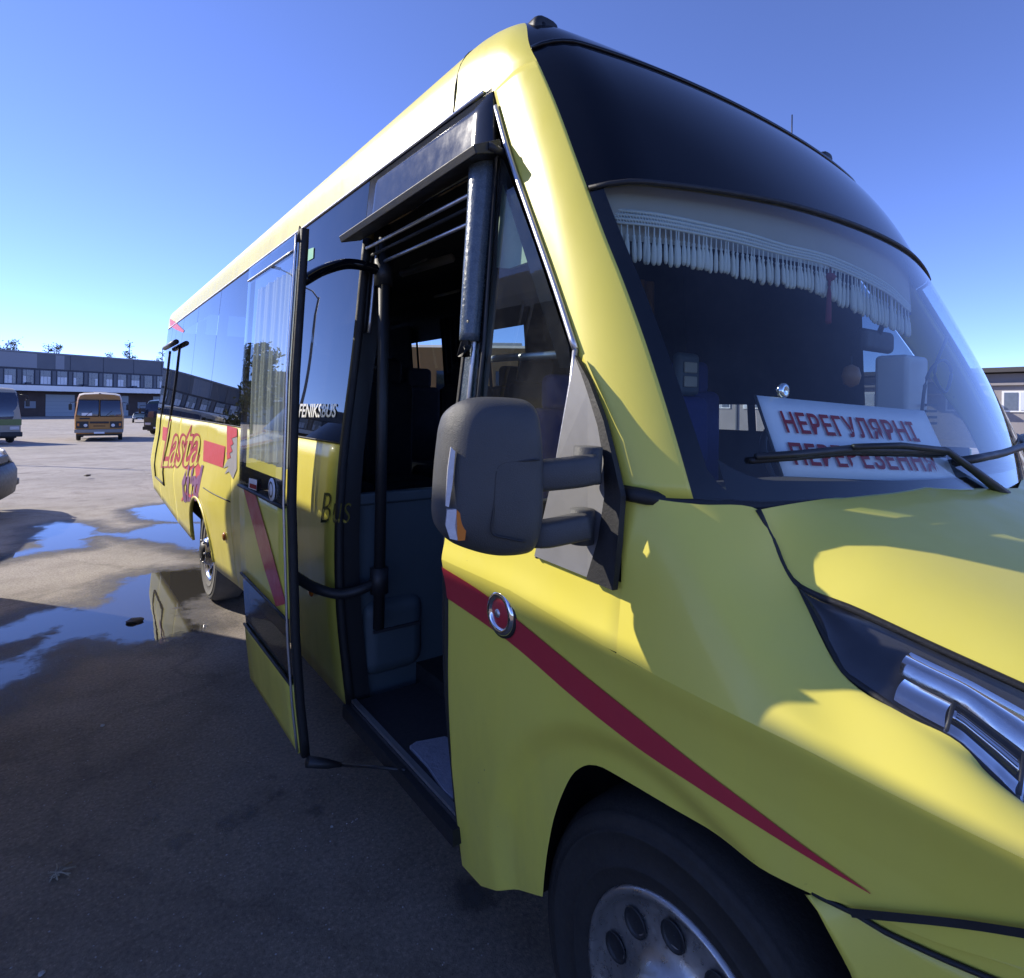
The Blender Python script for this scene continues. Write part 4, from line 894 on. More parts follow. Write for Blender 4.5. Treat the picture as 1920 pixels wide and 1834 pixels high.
# --- interior
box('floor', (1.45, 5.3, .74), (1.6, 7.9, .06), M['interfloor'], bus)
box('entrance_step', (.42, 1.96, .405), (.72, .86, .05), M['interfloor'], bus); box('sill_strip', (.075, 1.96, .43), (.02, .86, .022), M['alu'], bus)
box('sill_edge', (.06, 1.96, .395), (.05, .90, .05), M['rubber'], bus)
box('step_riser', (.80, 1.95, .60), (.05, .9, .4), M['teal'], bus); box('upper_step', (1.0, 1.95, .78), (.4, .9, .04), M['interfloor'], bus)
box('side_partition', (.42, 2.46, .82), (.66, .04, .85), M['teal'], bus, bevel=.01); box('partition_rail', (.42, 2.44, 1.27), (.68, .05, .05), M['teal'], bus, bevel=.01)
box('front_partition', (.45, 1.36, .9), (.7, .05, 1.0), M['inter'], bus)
hx = onx(715, 1250, .26)
box('heater_box', (.27, float(hx[1]) + .02, .66), (.30, .30, .34), M['teal'], bus, bevel=.07); box('heater_slot', (.27, float(hx[1]) - .135, .70), (.22, .01, .012), M['inter'], bus)
for (pxa, pya, pxb, pyb, X) in ((680, 560, 672, 1000, .35), (690, 600, 684, 1000, .6)):
    tube('grab_rail', [onx(pxa, pya, X), onx(pxb, pyb, X)], .015, M['inter'], bus, segs=8)
tube('grab_rail', [onx(672, 684, .5), onx(705, 690, .6)], .012, M['alu'], bus, segs=8)
tube('grab_rail', [onx(650, 950, .4), onx(690, 960, .5)], .012, M['alu'], bus, segs=8); tube('grab_rail', [onx(678, 1030, .8), onx(830, 1022, 1.0)], .012, M['alu'], bus, segs=8)
for (a, b, X, wd) in (((755, 512), (846, 484), 1.0, .03), ((815, 556), (860, 545), 1.5, .012), ((770, 500), (800, 486), .95, .008)):
    tube('ceiling_light', [onx(*a, X), onx(*b, X)], wd, M['lamp'], bus, segs=8)
def seat(x, y, mat, z0=.78, rot=0.0, face=-1):
    V, F = merge([box_vf((x, y, z0 + .36), (.42, .44, .13)), box_vf((x, y + .22, z0 + .72), (.42, .11, .66))])
    o = mk('seat', V, F, mat, bus, smooth=True, bevel=.045)
    box('headrest', (x, y + .23, z0 + 1.12), (.26, .09, .18), mat, o, bevel=.04); return o
for r_ in range(7):
    for x in (.38, .82, 1.50, 1.93):
        if r_ == 0 and x < 1: continue
        seat(x, 2.75 + r_ * .82, M['seatdark'])
seat(1.02, 1.92, M['seatblue'], z0=.62); seat(1.78, 1.78, M['seatblue'], z0=.72)
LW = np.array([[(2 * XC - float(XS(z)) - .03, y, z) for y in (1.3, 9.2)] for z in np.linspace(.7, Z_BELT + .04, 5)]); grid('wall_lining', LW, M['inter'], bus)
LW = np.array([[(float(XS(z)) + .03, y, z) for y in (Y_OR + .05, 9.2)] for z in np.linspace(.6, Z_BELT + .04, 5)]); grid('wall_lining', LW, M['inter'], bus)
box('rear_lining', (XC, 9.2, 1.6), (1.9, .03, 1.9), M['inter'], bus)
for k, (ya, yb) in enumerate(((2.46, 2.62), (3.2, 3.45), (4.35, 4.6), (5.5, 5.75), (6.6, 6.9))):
    Q = np.array([[(float(XS(z)) + .05 + .014 * math.sin(y * 120), y, z) for y in np.linspace(ya, yb, 40)] for z in np.linspace(1.35, 2.5, 5)]); grid('window_curtain', Q, M['curtainb'], bus)
# cab wall behind the windshield, header lining, dashboard
HDL = []
for k in np.linspace(0, 1, 5):
    z = 2.30 - .21 * k; e = E_at(z); row = star(np.linspace(e, mir(e), 40)); HDL.append(row + np.array([0, .035 + .09 * k, 0]))
grid('header_lining', np.array(HDL), M['beige'], bus)
Q = np.array([[(x, 1.95 + .0 * x, z) for x in (1.15, 2.2)] for z in (.8, 2.6)]); 
grid('cab_bulkhead', np.array([[(x, 2.32, z) for x in (1.18, 2.2)] for z in (.8, 2.62)]), M['inter'], bus)
DQ = np.array([[(x, back(x) + .06 + .62 * t, 1.475 - .05 * t + .03 * math.sin(math.pi * t) - (.12 if t > .95 else 0)) for x in np.linspace(.22, 2 * XC - .22, 30)] for t in (0, .15, .3, .5, .7, .85, .95, 1.0)]); grid('dashboard', DQ, M['dash'], bus)
DQ = np.array([[(x, back(x) + .68, z) for x in np.linspace(.22, 2 * XC - .22, 20)] for z in (.8, 1.36)]); grid('dashboard_front', DQ, M['dash'], bus)
st = [(1.78 + .21 * math.cos(t), 1.42 + .10 * math.sin(t), 1.40 + .19 * math.sin(t)) for t in np.linspace(0, 2 * math.pi, 30)]; tube('steering_wheel', st, .016, M['blackm'], bus, segs=8)
for (ya, yb, za, zb) in ((1.30, 3.93, 1.70, 2.55), (4.76, 5.30, 1.5, 2.55), (5.98, 9.2, 1.5, 2.55)):
    grid('window_blind', np.array([[(2 * XC - float(XS(z)) - .05 + .008 * math.sin(y * 60), y, z) for y in np.linspace(ya, yb, 60)] for z in np.linspace(za, zb, 6)]), M['seatdark'], bus)
grid('cab_curtain', np.array([[(x, 2.28 + .01 * math.sin(x * 80), z) for x in np.linspace(1.22, 1.82, 50)] for z in (1.2, 1.8, 2.4)]), P('brown_curtain', (.30, .20, .08), .85), bus)
M['glassf'] = glass('driver_door_glass', (.22, .26, .30), dirt=.02)
DG = np.array([[(2 * XC - float(XS(z)) - .004, y, z) for y in np.linspace(T_at(z)[1] + .01, 1.37, 6)] for z in np.linspace(1.52, 2.36, 10)]); grid('driver_window', DG, M['glassf'], bus)
DG = np.array([[(2 * XC - float(XS(z)) - .006, y, z) for y in np.linspace(.9, 1.37, 6)] for z in np.linspace(.7, 1.52, 6)]); grid('driver_door_lining', DG, M['inter'], bus)
hr = ony(1286, 702, 1.75); box('headrest_frame', tuple(hr), (.16, .05, .2), M['teal'], bus, bevel=.04)
for dz in (-.035, .03): box('headrest_slot', tuple(hr + np.array([-.005, -.03, dz])), (.09, .012, .05), M['beige'], bus, bevel=.006)
sb = ony(1300, 790, 1.72); box('seat_back', (float(sb[0]), 1.78, float(sb[2]) - .05), (.32, .10, .34), M['seatblue'], bus, bevel=.05)
im = ony(1642, 640, 1.02)
box('rear_view_mirror', tuple(im), (.26, .04, .085), M['inter'], bus, bevel=.025)
tube('rear_view_mirror_stem', [im, im + np.array([-.03, -.06, .12])], .01, M['blackm'], bus, segs=6)
# ------------------------------------------------------------------ things inside the cab
def behind(px, py, d): return hit(px, py, d)
sg = [behind(1416, 742, .10), behind(1732, 771, .10), behind(1796, 907, .055), behind(1467, 893, .055)]
sgn = thing('route_sign', 'white board with red Cyrillic lettering leaning behind the windshield', 'sign', tuple(sg[3]))
def sfn(u, v, off=0.0):
    a = sg[0] * (1 - u) + sg[1] * u; b = sg[3] * (1 - u) + sg[2] * u; p = b * (1 - v) + a * v
    return p + np.array([0, .012 * math.sin(math.pi * u) * (v), 0]) + off * np.array([-.2, -1, .35])
grid('board', np.array([[sfn(u, v) for u in np.linspace(0, 1, 16)] for v in np.linspace(0, 1, 6)]), M['board'], sgn, thick=.004, offs=0, flip=True)
text_on('lettering', 'НЕРЕГУЛЯРНІ', lambda u, v: sfn(.095 + u * .775, .53 + v * .28, .006), M['boardred'], sgn, bold=.024, space=1.10)
text_on('lettering', 'ПЕРЕВЕЗЕННЯ', lambda u, v: sfn(.075 + u * .82, .13 + v * .28, .006), M['boardred'], sgn, bold=.024, space=1.10)
tube('board_edge', [sfn(-.004, v, .002) for v in np.linspace(0, 1, 6)], .0035, M['blackm'], sgn, segs=5)
# fringe under the header
ft = [behind(a, b, .10) for a, b in ((1147, 393), (1230, 402), (1320, 420), (1400, 439), (1470, 460), (1562, 484), (1657, 530), (1706, 575))]
fb = [behind(a, b, .10) for a, b in ((1172, 474), (1235, 480), (1300, 489), (1370, 500), (1432, 514), (1530, 530), (1622, 568), (1706, 608))]
FT, FBo = catmull(ft, 10), catmull(fb, 10); FT, FBo = resample(FT, 140), resample(FBo, 140)
fr = thing('windshield_fringe', 'cream crocheted fringe with tassels hung across the top of the windshield', 'fringe', tuple(FT[70]))
def lace_material():
    mt, t, o = nodes('crochet_lace'); b = N(t, 'ShaderNodeBsdfDiffuse'); b.inputs[0].default_value = (.66, .68, .60, 1)
    return mt, t, o, b
bandv, bandf = [], []
for k, t in enumerate((.0, .10, .20, .30)):
    v_, f_ = tube_vf(FT * (1 - t) + FBo * t, .0035 if k else .0045, 5); bandv.append((v_, f_))
for i in range(0, 140, 1):
    v_, f_ = tube_vf([FT[i], FT[min(i + 1, 139)] * .70 + FBo[min(i + 1, 139)] * .30], .0022, 4); bandv.append((v_, f_))
mk('band', *merge(bandv), M['fringe'], fr)
Q = np.array([FT * (1 - t) + FBo * t + np.array([0, .004, 0]) for t in (0, .12)]); grid('band_heading', Q, M['fringe'], fr)
def tassel_mesh():
    pr = [(0, .0022), (-.10, .0022), (-.30, .0028), (-.34, .0055), (-.40, .0042), (-.55, .0075), (-.8, .0090), (-.96, .0086), (-1.04, .005), (-1.06, .0005)]
    V, F = lathe_vf([(a, r) for a, r in pr], 9, axis='z'); return V, F
tv, tf = tassel_mesh(); tme = bpy.data.meshes.new('tassel'); tme.from_pydata([tuple(p) for p in tv], [], tf); tme.materials.append(M['fringe']); tme.polygons.foreach_set('use_smooth', [True] * len(tme.polygons))
nT = 76
for k in range(nT):
    i = int((k + .5) / nT * 139); a = FT[i] * .72 + FBo[i] * .28; ln = np.linalg.norm(FBo[i] - a) * random.uniform(.94, 1.04)
    o = bpy.data.objects.new('tassel', tme); COL.objects.link(o); o.parent = fr; o.matrix_parent_inverse = Matrix.Translation(-Vector(fr['_w']))
    o.location = a; o.scale = (random.uniform(.62, .95), random.uniform(.62, .95), ln); o.rotation_euler = (random.uniform(-.04, .04), random.uniform(-.05, .05), random.uniform(0, 6))
# hanging ornaments
oa = behind(1556, 492, .12); ob = behind(1553, 605, .16)
orn = thing('hanging_ornament', 'red knotted cord with a long tassel hanging behind the middle of the windshield', 'ornament', tuple(oa))
tube('cord', [oa, oa * .6 + ob * .4], .004, M['cord'], orn, segs=6)
lathe('knot', [(.012, .002), (.008, .012), (0, .018), (-.01, .012), (-.014, .003)], M['cord'], orn, segs=12, c=tuple(oa * .75 + ob * .25), axis='z')
tube('tassel', [oa * .6 + ob * .4, oa * .45 + ob * .55, ob], [.003, .006, .008], M['cord'], orn, segs=10)
oc = behind(1597, 668, .18); od = behind(1596, 705, .18)
or2 = thing('air_freshener', 'small brown pendant hanging below the rear-view mirror', 'pendant', tuple(oc))
tube('cord', [oc, od], .002, M['blackm'], or2, segs=5); lathe('pendant', [(.03, .003), (.022, .018), (0, .024), (-.022, .018), (-.03, .003)], P('amber_brown', (.20, .10, .04), .4), or2, segs=12, c=tuple(od), axis='z')
cb = behind(1467, 733, .12); ck = thing('dashboard_clock', 'small round chrome dial standing above the white sign', 'clock', tuple(cb))
lathe('dial', [(.01, .004), (.008, .018), (0, .020), (-.008, .018), (-.010, .012), (-.006, .001)], M['chrome'], ck, segs=20, c=tuple(cb), axis='y'); tube('foot', [cb - np.array([0, 0, .018]), cb - np.array([0, 0, .05])], .004, M['chrome'], ck, segs=6)
# clutter at the far side of the dashboard: pale box with cable
bxp = behind(1690, 725, .55); bo = thing('ticket_machine', 'pale grey machine with a looped black cable at the right end of the dashboard', 'machine', tuple(bxp))
box('case', tuple(bxp), (.17, .10, .20), P('pale_grey_plastic', (.50, .51, .52), .5), bo, bevel=.015)
for k in range(4): box('vent_slot', (float(bxp[0]) + .04, float(bxp[1]) - .072, float(bxp[2]) - .06 - .02 * k), (.09, .006, .008), M['inter'], bo)
tube('cable', catmull([bxp + np.array(q) for q in ((-.10, -.09, -.14), (-.11, -.11, .02), (-.02, -.12, .08), (.06, -.12, .05), (-.02, -.13, -.02), (-.08, -.12, .04), (.08, -.10, .16))], 6), .005, M['blackm'], bo, segs=6)
# grey mat on the entrance step
mp = [onz(a, b, .436)[:2] for a, b in ((768, 1402), (780, 1394), (834, 1384), (848, 1390), (850, 1500), (832, 1484), (800, 1436))]
rag = ngon('step_mat', [(x, y, .437) for x, y in mp], M['rag'], thick=.012, offs=0); tag(rag, 'crumpled grey-blue rag lying on the entrance step of the yellow minibus', 'rag')
# ------------------------------------------------------------------ other vehicles
def small_wheel(par, x, y, r, out, rimmat):
    g = lambda pr: [(x + out * a, q * r) for a, q in pr]
    t_ = lathe('wheel', g([(-.22, .7), (-.22, .95), (-.15, 1), (-.03, .99), (0, .9), (.0, .68), (-.01, .62)]), M['tyre'], par, segs=28, c=(0, y, r))
    lathe('rim', g([(-.01, .62), (-.02, .56), (-.04, .5), (-.03, .3), (.0, .25), (.01, .001)]), rimmat, t_, segs=28, c=(0, y, r)); return t_
def shell(W, H, Ln, z0, mat_low, mat_top, par, belt, front_in=.18, r=.28, roofmat=None):
    """lofted rounded bus body: lower panel, upper panel and roof are parts"""
    prof = [(W / 2 - .06, z0), (W / 2, z0 + .25), (W / 2 + .01, belt), (W / 2 - .05, belt + .5), (W / 2 - .12, H - r), (W / 2 - .2, H - r * .35), (W / 2 - .42, H - .05), (0, H)]
    def section(y):
        k = max(0, 1 - y / .5); k2 = max(0, 1 - (Ln - y) / .35); k = max(k, k2)
        out_ = []
        for x, z in prof:
            zt = max(0, (z - belt) / (H - belt)); out_.append((x * (1 - .06 * k * k) - .0, y + (front_in * zt * zt * 1.3 if y < .6 else 0), z - (.10 * zt * k * k)))
        return np.array(out_)
    yy = [0, .06, .18, .5, 1.5, Ln / 2, Ln - 1, Ln - .35, Ln - .06, Ln]
    S = np.array([section(y) for y in yy]); S[0, :, 0] *= .985
    full = np.concatenate([S, S[:, ::-1] * np.array([-1, 1, 1])], 1)[:, :]
    nlow = 3
    for sgn_ in (1, -1):
        A = S.copy(); A[..., 0] *= sgn_
        grid('side_panel', A[:, :nlow], mat_low, par, flip=sgn_ > 0); grid('upper_side', A[:, nlow - 1:6], mat_top, par, flip=sgn_ > 0)
        grid('roof', A[:, 5:], roofmat or mat_top, par, flip=sgn_ > 0)
    def face(y, idx, lo, hi, mt, nm):
        c = S[idx, lo:hi]; ring = list(c) + [p * np.array([-1, 1, 1]) for p in c[::-1]]; ngon(nm, ring, mt, par)
    face(0, 0, 0, 3, mat_low, 'front_panel'); face(0, 0, 2, 8, mat_top, 'front_upper'); face(Ln, -1, 0, 3, mat_low, 'rear_panel'); face(Ln, -1, 2, 8, mat_top, 'rear_upper')
    return S, section
M['orange'] = P('orange_paint', (.42, .19, .035), .45, coat=.2, var=.08, vs=4)
M['cream'] = P('cream_roof_paint', (.72, .66, .56), .5, var=.08)
M['busglass'] = P('dark_bus_glass', (.012, .016, .026), .05, spec=.7, var=.3)
M['bluesky'] = P('windscreen_glass', (.02, .03, .06), .04, spec=.8, var=.3)
M['silverbump'] = P('grey_bumper', (.26, .26, .25), .5)
def orange_bus(label, loc, rz, group=None):
    b = thing('orange_bus', label, 'bus', loc, group, local=True, rotz=rz)
    W, H, Ln, belt = 2.46, 2.95, 7.0, 1.5
    S, sec = shell(W, H, Ln, .45, M['orange'], M['orange'], b, belt, roofmat=M['cream'], front_in=.22, r=.35)
    zt = lambda z: .22 * 1.3 * ((z - belt) / (H - belt)) ** 2
    for s in (-1, 1):
        x0, x1 = (.05, 1.10)
        Q = np.array([[(s * x, zt(z) - .012 + .03 * (x / 1.1) ** 3, z) for x in np.linspace(x0, x1 - .10 * (z - 1.55), 6)] for z in np.linspace(1.53, 2.45, 6)]); pane = grid('windscreen', Q, M['bluesky'], b, flip=s < 0)
        tube('windscreen_frame', [(s * .04, zt(1.5) - .014, 1.5), (s * .04, zt(2.48) - .014, 2.48), (s * 1.02, zt(2.48) + .02, 2.48), (s * 1.12, zt(1.5) + .02, 1.5), (s * .04, zt(1.5) - .014, 1.5)], .03, M['rubber'], pane, segs=6)
        box('headlight_panel', (s * .83, -.006, 1.0), (.60, .03, .40), M['blackm'], b)
        lathe('headlight', [(-.02, .095), (-.035, .085), (-.04, .001)], M['board'], b, segs=18, c=(s * .68, 0, .96), axis='y')
        box('indicator', (s * 1.03, -.02, 1.0), (.10, .03, .16), M['amber'], b)
        tube('wing_mirror', [(s * 1.2, .2, 2.35), (s * 1.42, .0, 2.3), (s * 1.42, .0, 1.9)], .018, M['blackm'], b, segs=6); box('mirror_head', (s * 1.42, .02, 2.05), (.16, .06, .36), M['blackm'], b, bevel=.03)
        tube('wiper', [(s * .5 - .2, zt(1.6) - .05, 1.5), (s * .5 + .12, zt(1.9) - .05, 1.82)], .014, M['blackm'], b, segs=5)
        for k in range(5):
            yc = .95 + k * 1.18
            Q = np.array([[(s * (W / 2 - .015 - .05 * (z - 1.5)), y, z) for y in np.linspace(yc - .5, yc + .5, 3)] for z in (1.58, 1.9, 2.35)]); grid('side_window', Q, M['busglass'], b, flip=s > 0)
        for y in (1.25, 4.95): small_wheel(b, s * (W / 2 - .06), y, .47, s, M['silverbump'])
    box('grille', (0, -.008, 1.13), (.95, .03, .12), M['blackm'], b); box('grille_panel', (0, -.014, .88), (.95, .03, .26), M['orange'], b, bevel=.01)
    box('brand_strip', (0, -.032, .92), (.6, .01, .05), M['oilrag'], b); box('vent', (-.72, -.008, 1.37), (.5, .03, .09), M['blackm'], b)
    box('bumper', (0, -.09, .62), (2.42, .14, .20), M['silverbump'], b, bevel=.03); box('number_plate', (0, -.17, .52), (.52, .01, .11), M['board'], b)
    box('underbody', (0, 3.4, .42), (2.2, 6.2, .2), M['blackm'], b); box('route_card', (-.62, -.03, 1.62), (.5, .01, .16), M['board'], b)
    box('roof_hatch', (0, 2.5, H + .02), (.7, .8, .08), M['cream'], b, bevel=.03); box('roof_lamp', (.0, .35, 2.86), (.10, .08, .08), M['blackm'], b)
    return b
def yaw_to_cam(p, off=0.0): return math.atan2(-(p[0] - CAM[0]), p[1] - CAM[1]) + off
obp = onz(186, 831, -.80); obp = ony(186, 829, 43.5); obp[2] = float(ground_z(0, 43.5))
ob1 = orange_bus('orange and cream bus facing the camera in the sunlit yard', tuple(obp), yaw_to_cam(obp, math.radians(-1.0)), 'orange buses in the yard')
pc2 = CAM + ray(900, 760) * 13.0
ob2 = copy_tree(ob1, None, (float(pc2[0] + Rv[0] * 3.0), float(pc2[1] + Rv[1] * 3.0), 0), -TH + math.radians(90), 'orange bus seen through the minibus windows, parked beyond its far side')
def coach(label, loc, rz, low, top, W, H, Ln, belt, wsz, stripe=None, name='coach', side_dark=True, group=None):
    b = thing(name, label, 'bus', loc, group, local=True, rotz=rz)
    S, sec = shell(W, H, Ln, .4, low, top, b, belt, front_in=.30, r=.25)
    zt = lambda z: .30 * 1.3 * ((max(z, belt) - belt) / (H - belt)) ** 2
    Q = np.array([[(x * (1 - .04 * (z - wsz[0])), zt(z) - .02 + .10 * abs(x / (W / 2)) ** 4, z) for x in np.linspace(-W / 2 + .08, W / 2 - .08, 14)] for z in np.linspace(*wsz, 8)]); ws_ = grid('windscreen', Q, M['bluesky'], b)
    tube('windscreen_divider', [(0, zt(z) - .03, z) for z in np.linspace(*wsz, 6)], .02, M['rubber'], ws_, segs=6)
    if stripe is not None: box('front_stripe', (0, -.012, belt - .18), (W - .1, .03, .32), stripe, b)
    for s in (-1, 1):
        box('headlight', (s * (W / 2 - .35), -.02, .85), (.4, .05, .18), M['clearlens'], b, bevel=.03)
        n = int((Ln - 1.2) / 1.25)
        for k in range(n):
            yc = 1.1 + k * 1.25; Q = np.array([[(s * (W / 2 + .004 - .07 * (z - belt)), y, z) for y in np.linspace(yc - .6, yc + .6, 3)] for z in np.linspace(belt + .05, H - .45, 5)]); grid('side_window', Q, M['busglass'], b, flip=s > 0)
        for y in (1.4, Ln - 2.2): small_wheel(b, s * (W / 2 - .05), y, .46, s, M['silverbump'])
        tube('wing_mirror', [(s * (W / 2 - .1), .2, wsz[1] - .1), (s * (W / 2 + .2), -.05, wsz[1] - .15), (s * (W / 2 + .2), -.05, wsz[1] - .4)], .02, M['blackm'], b, segs=6); box('mirror_head', (s * (W / 2 + .2), -.04, wsz[1] - .55), (.18, .07, .38), M['blackm'], b, bevel=.03)
    box('bumper', (0, -.05, .52), (W - .04, .14, .26), M['blackm'], b, bevel=.04); box('number_plate', (0, -.13, .56), (.52, .01, .11), M['board'], b); box('underbody', (0, Ln / 2, .4), (W - .3, Ln - .8, .2), M['blackm'], b)
    return b
M['greenp'] = P('green_paint', (.10, .15, .04), .4, coat=.3); M['beigep'] = P('beige_paint', (.33, .30, .25), .5, var=.15, vs=2); M['dkgreen'] = P('dark_green_paint', (.025, .05, .045), .35, coat=.4)
cpos = ony(-14, 822, 41.0); cpos[2] = float(ground_z(0, 41.0))
coach('beige and green coach with a dark windscreen at the left edge of the yard', tuple(cpos), yaw_to_cam(cpos, math.radians(14)), M['beigep'], M['beigep'], 2.5, 3.05, 10.5, 1.35, (1.25, 2.75), M['greenp'])
dpos = ony(296, 802, 52.0); dpos[2] = float(ground_z(0, 52.0))
coach('dark green minibus half hidden behind the rear of the yellow minibus', tuple(dpos), yaw_to_cam(dpos, math.radians(-22)), M['dkgreen'], M['dkgreen'], 2.1, 2.7, 7.0, 1.3, (1.35, 2.35), None)
# unseen minibus inferred from its shade; size and pale colour set for light
M['yellow2'] = P('ochre_yellow_paint', (.55, .36, .05), .4, coat=.3, var=.06)
coach('tall cream minibus out of view alongside, sized to shade the foreground', (-3.10, 2.25, 0), 0.0, M['cream'], M['cream'], 2.5, 3.40, 5.15, 1.45, (1.5, 2.7), None)
# white van with black bumper entering at the left edge
def van(loc, rz):
    b = thing('van', 'white van with orange stripes and a black bumper at the left edge', 'van', loc, None, local=True, rotz=rz)
    W = 2.0
    st = [(0.0, .55, .80, .80), (.06, .45, .92, .90), (.35, .40, 1.00, .96), (.75, .40, 1.12, 1.0), (1.05, .40, 1.22, 1.0), (1.75, .40, 2.05, .97), (2.0, .40, 2.18, .96), (5.2, .40, 2.22, .96), (5.4, .5, 2.1, .94)]
    rows = []
    for y, zb, zt_, wk in st:
        hw = W / 2 * wk; lean = .18 if zt_ > 1.5 else .10
        rows.append([(hw * .96, y, zb), (hw, y, zb + .2), (hw, y, min(zt_ - .06, 1.1)), (hw - lean * .5, y, zt_ - .1), (hw - lean, y, zt_ - .02), (hw * .4, y, zt_ + .02), (0, y, zt_ + .03)])
    S = np.array(rows)
    for s in (1, -1): grid('body', S * np.array([s, 1, 1]), M['white'], b, flip=s > 0, sub=1)
    fr_ = [p for p in S[0]] + [p * np.array([-1, 1, 1]) for p in S[0][::-1]]; ngon('nose', fr_, M['white'], b)
    Q = np.array([[(x * (1 - .06 * k), .98 + .72 * k - .10 * (1 - (x / .9) ** 2) - .03, 1.24 + .80 * k) for x in np.linspace(-.86, .86, 10)] for k in np.linspace(0, 1, 6)]); grid('windscreen', Q, M['bluesky'], b)
    bq = [(-1.02, .42), (-1.0, .12), (-.85, -.04), (-.5, -.13), (0, -.16), (.5, -.13), (.85, -.04), (1.0, .12), (1.02, .42)]; bq = catmull(bq, 5)
    Q = np.array([[(x * k1, y + k2, z) for x, y in bq] for z, k1, k2 in ((.26, .95, .08), (.30, .99, .02), (.45, 1.0, 0), (.62, 1.0, .0), (.72, .97, .04), (.74, .94, .10))]); bb = grid('bumper', Q, M['blackm'], b, thick=.03)
    for s in (-1, 1):
        hq = np.array([[(s * (.98 - .02 * v - .42 * u), .30 * (1 - u) ** 1.4 - .05 + .10 * v, .70 + .20 * v + .04 * (1 - u)) for u in np.linspace(0, 1, 8)] for v in np.linspace(0, 1, 5)]); grid('headlight', hq, M['clearlens'], b, flip=s < 0, thick=.03)
        for x0 in (.62, .85, .90):
            pass
        box('fog_lamp', (s * .72, -.085, .42), (.14, .04, .10), M['blackm'], b, bevel=.02)
        Q = np.array([[(s * (.985 - .04 * k), y, 1.22 + .1 * k) for y in np.linspace(1.1, 5.0, 6)] for k in (0, 1)]); grid('orange_stripe', Q + np.array([s * .012, 0, -.15]), M['orange'], b)
        Q = np.array([[(s * (.98 - .12 * k) + s * .01, y + .3 * k, 1.25 + .6 * k) for y in np.linspace(1.45, 2.4, 4)] for k in (0, 1)]); grid('side_window', Q, M['busglass'], b)
        for y in (.85, 4.3): small_wheel(b, s * .94, y, .35, s, M['silverbump'])
        hs = np.array([[(s * (.30 + .22 * k + .30 * t), .10 + .85 * t - .01, .94 + .25 * t + .012) for k in (0, 1)] for t in np.linspace(0, 1, 6)]); grid('hood_stripe', hs + np.array([0, 0, .02]), M['orange'], b)
    box('grille', (0, -.03, .80), (.8, .04, .12), M['blackm'], b, bevel=.02); box('underbody', (0, 2.7, .4), (1.7, 4.6, .2), M['blackm'], b)
    return b
van((-1.76, 11.15, 0), math.radians(82))
# dark car parked before a garage door
def car(label, loc, rz):
    b = thing('parked_car', label, 'car', loc, None, local=True, rotz=rz); W = 1.75
    st = [(0, .45, .68, .86), (.1, .3, .76, .95), (.9, .25, .92, 1), (1.5, .25, 1.38, .98), (2.6, .25, 1.44, .98), (3.5, .25, 1.05, .98), (4.2, .3, .95, .92), (4.3, .45, .8, .86)]
    S = np.array([[(W / 2 * k * .95, y, zb), (W / 2 * k, y, zb + .2), (W / 2 * k, y, min(zt_ - .05, .85)), (W / 2 * k - (.2 if zt_ > 1.1 else .06), y, zt_ - .04), (W / 2 * k * .4, y, zt_), (0, y, zt_ + .01)] for y, zb, zt_, k in st])
    for s in (1, -1): grid('body', S * np.array([s, 1, 1]), M['dkgreen'], b, flip=s > 0, sub=1)
    ngon('nose', [p for p in S[0]] + [p * np.array([-1, 1, 1]) for p in S[0][::-1]], M['blackm'], b)
    Q = np.array([[(x * (1 - .15 * k), .98 + .5 * k, .95 + .40 * k) for x in np.linspace(-.72, .72, 6)] for k in (0, .5, 1)]); grid('windscreen', Q, M['busglass'], b)
    for s in (-1, 1):
        box('headlight', (s * .6, .02, .64), (.34, .06, .12), M['clearlens'], b, bevel=.02)
        for y in (.85, 3.4): small_wheel(b, s * .85, y, .31, s, M['silverbump'])
    box('number_plate', (0, -.02, .5), (.5, .02, .11), M['board'], b); return b
kp = ony(262, 789, 92.0); kp[2] = float(ground_z(0, 92.0))
car('dark car parked before a garage door of the long building', tuple(kp), yaw_to_cam(kp))
# ------------------------------------------------------------------ long depot building behind the yard
D0, D1 = 104.0, 131.0
A0 = depth_at(0, 749, D0); B0 = depth_at(310, 751, D1); dirv = (B0 - A0)[:2]; lenv = np.linalg.norm(dirv); dirv /= lenv; nrm = np.array([dirv[1], -dirv[0]])   # towards the camera
if np.dot(nrm, CAM[:2] - A0[:2]) < 0: nrm = -nrm
ZB = -1.55
def bp3(s, z, o=0.0): p = A0[:2] + dirv * s + nrm * o; return (p[0], p[1], z)
S0, S1 = -70.0, lenv + 62.0
bld = thing('depot_building', 'long two-storey depot with dark cladding, a row of windows and garage doors', 'building', bp3(20, ZB))
M['brick'] = P('dark_brick', (.075, .052, .048), .85, var=.3, vs=1.2, bump=.2, bs=8); M['clad'] = P('grey_blue_cladding', (.105, .118, .145), .6, var=.12, vs=.15); M['clad2'] = P('pale_cladding', (.22, .24, .28), .6, var=.1)
M['darkband'] = P('window_band', (.035, .045, .07), .6); M['fascia'] = P('white_fascia', (.85, .83, .79), .6, var=.12, vs=.4); M['garage'] = P('garage_door', (.30, .34, .38), .55, var=.1); M['wpane'] = P('bright_pane', (.55, .58, .62), .3, var=.3, vs=.6); M['wpaned'] = P('dim_pane', (.10, .12, .16), .1, var=.3)
def slab(name, s0, s1, z0, z1, o0, o1, mat, par=bld):
    v = [bp3(s, z, o) for s in (s0, s1) for z in (z0, z1) for o in (o0, o1)]
    return mk(name, v, [(0, 1, 3, 2), (4, 6, 7, 5), (0, 4, 5, 1), (2, 3, 7, 6), (0, 2, 6, 4), (1, 5, 7, 3)], mat, par, smooth=False)
def zpix(y, D=104.0): return CH + (749 - y) / FPX * D
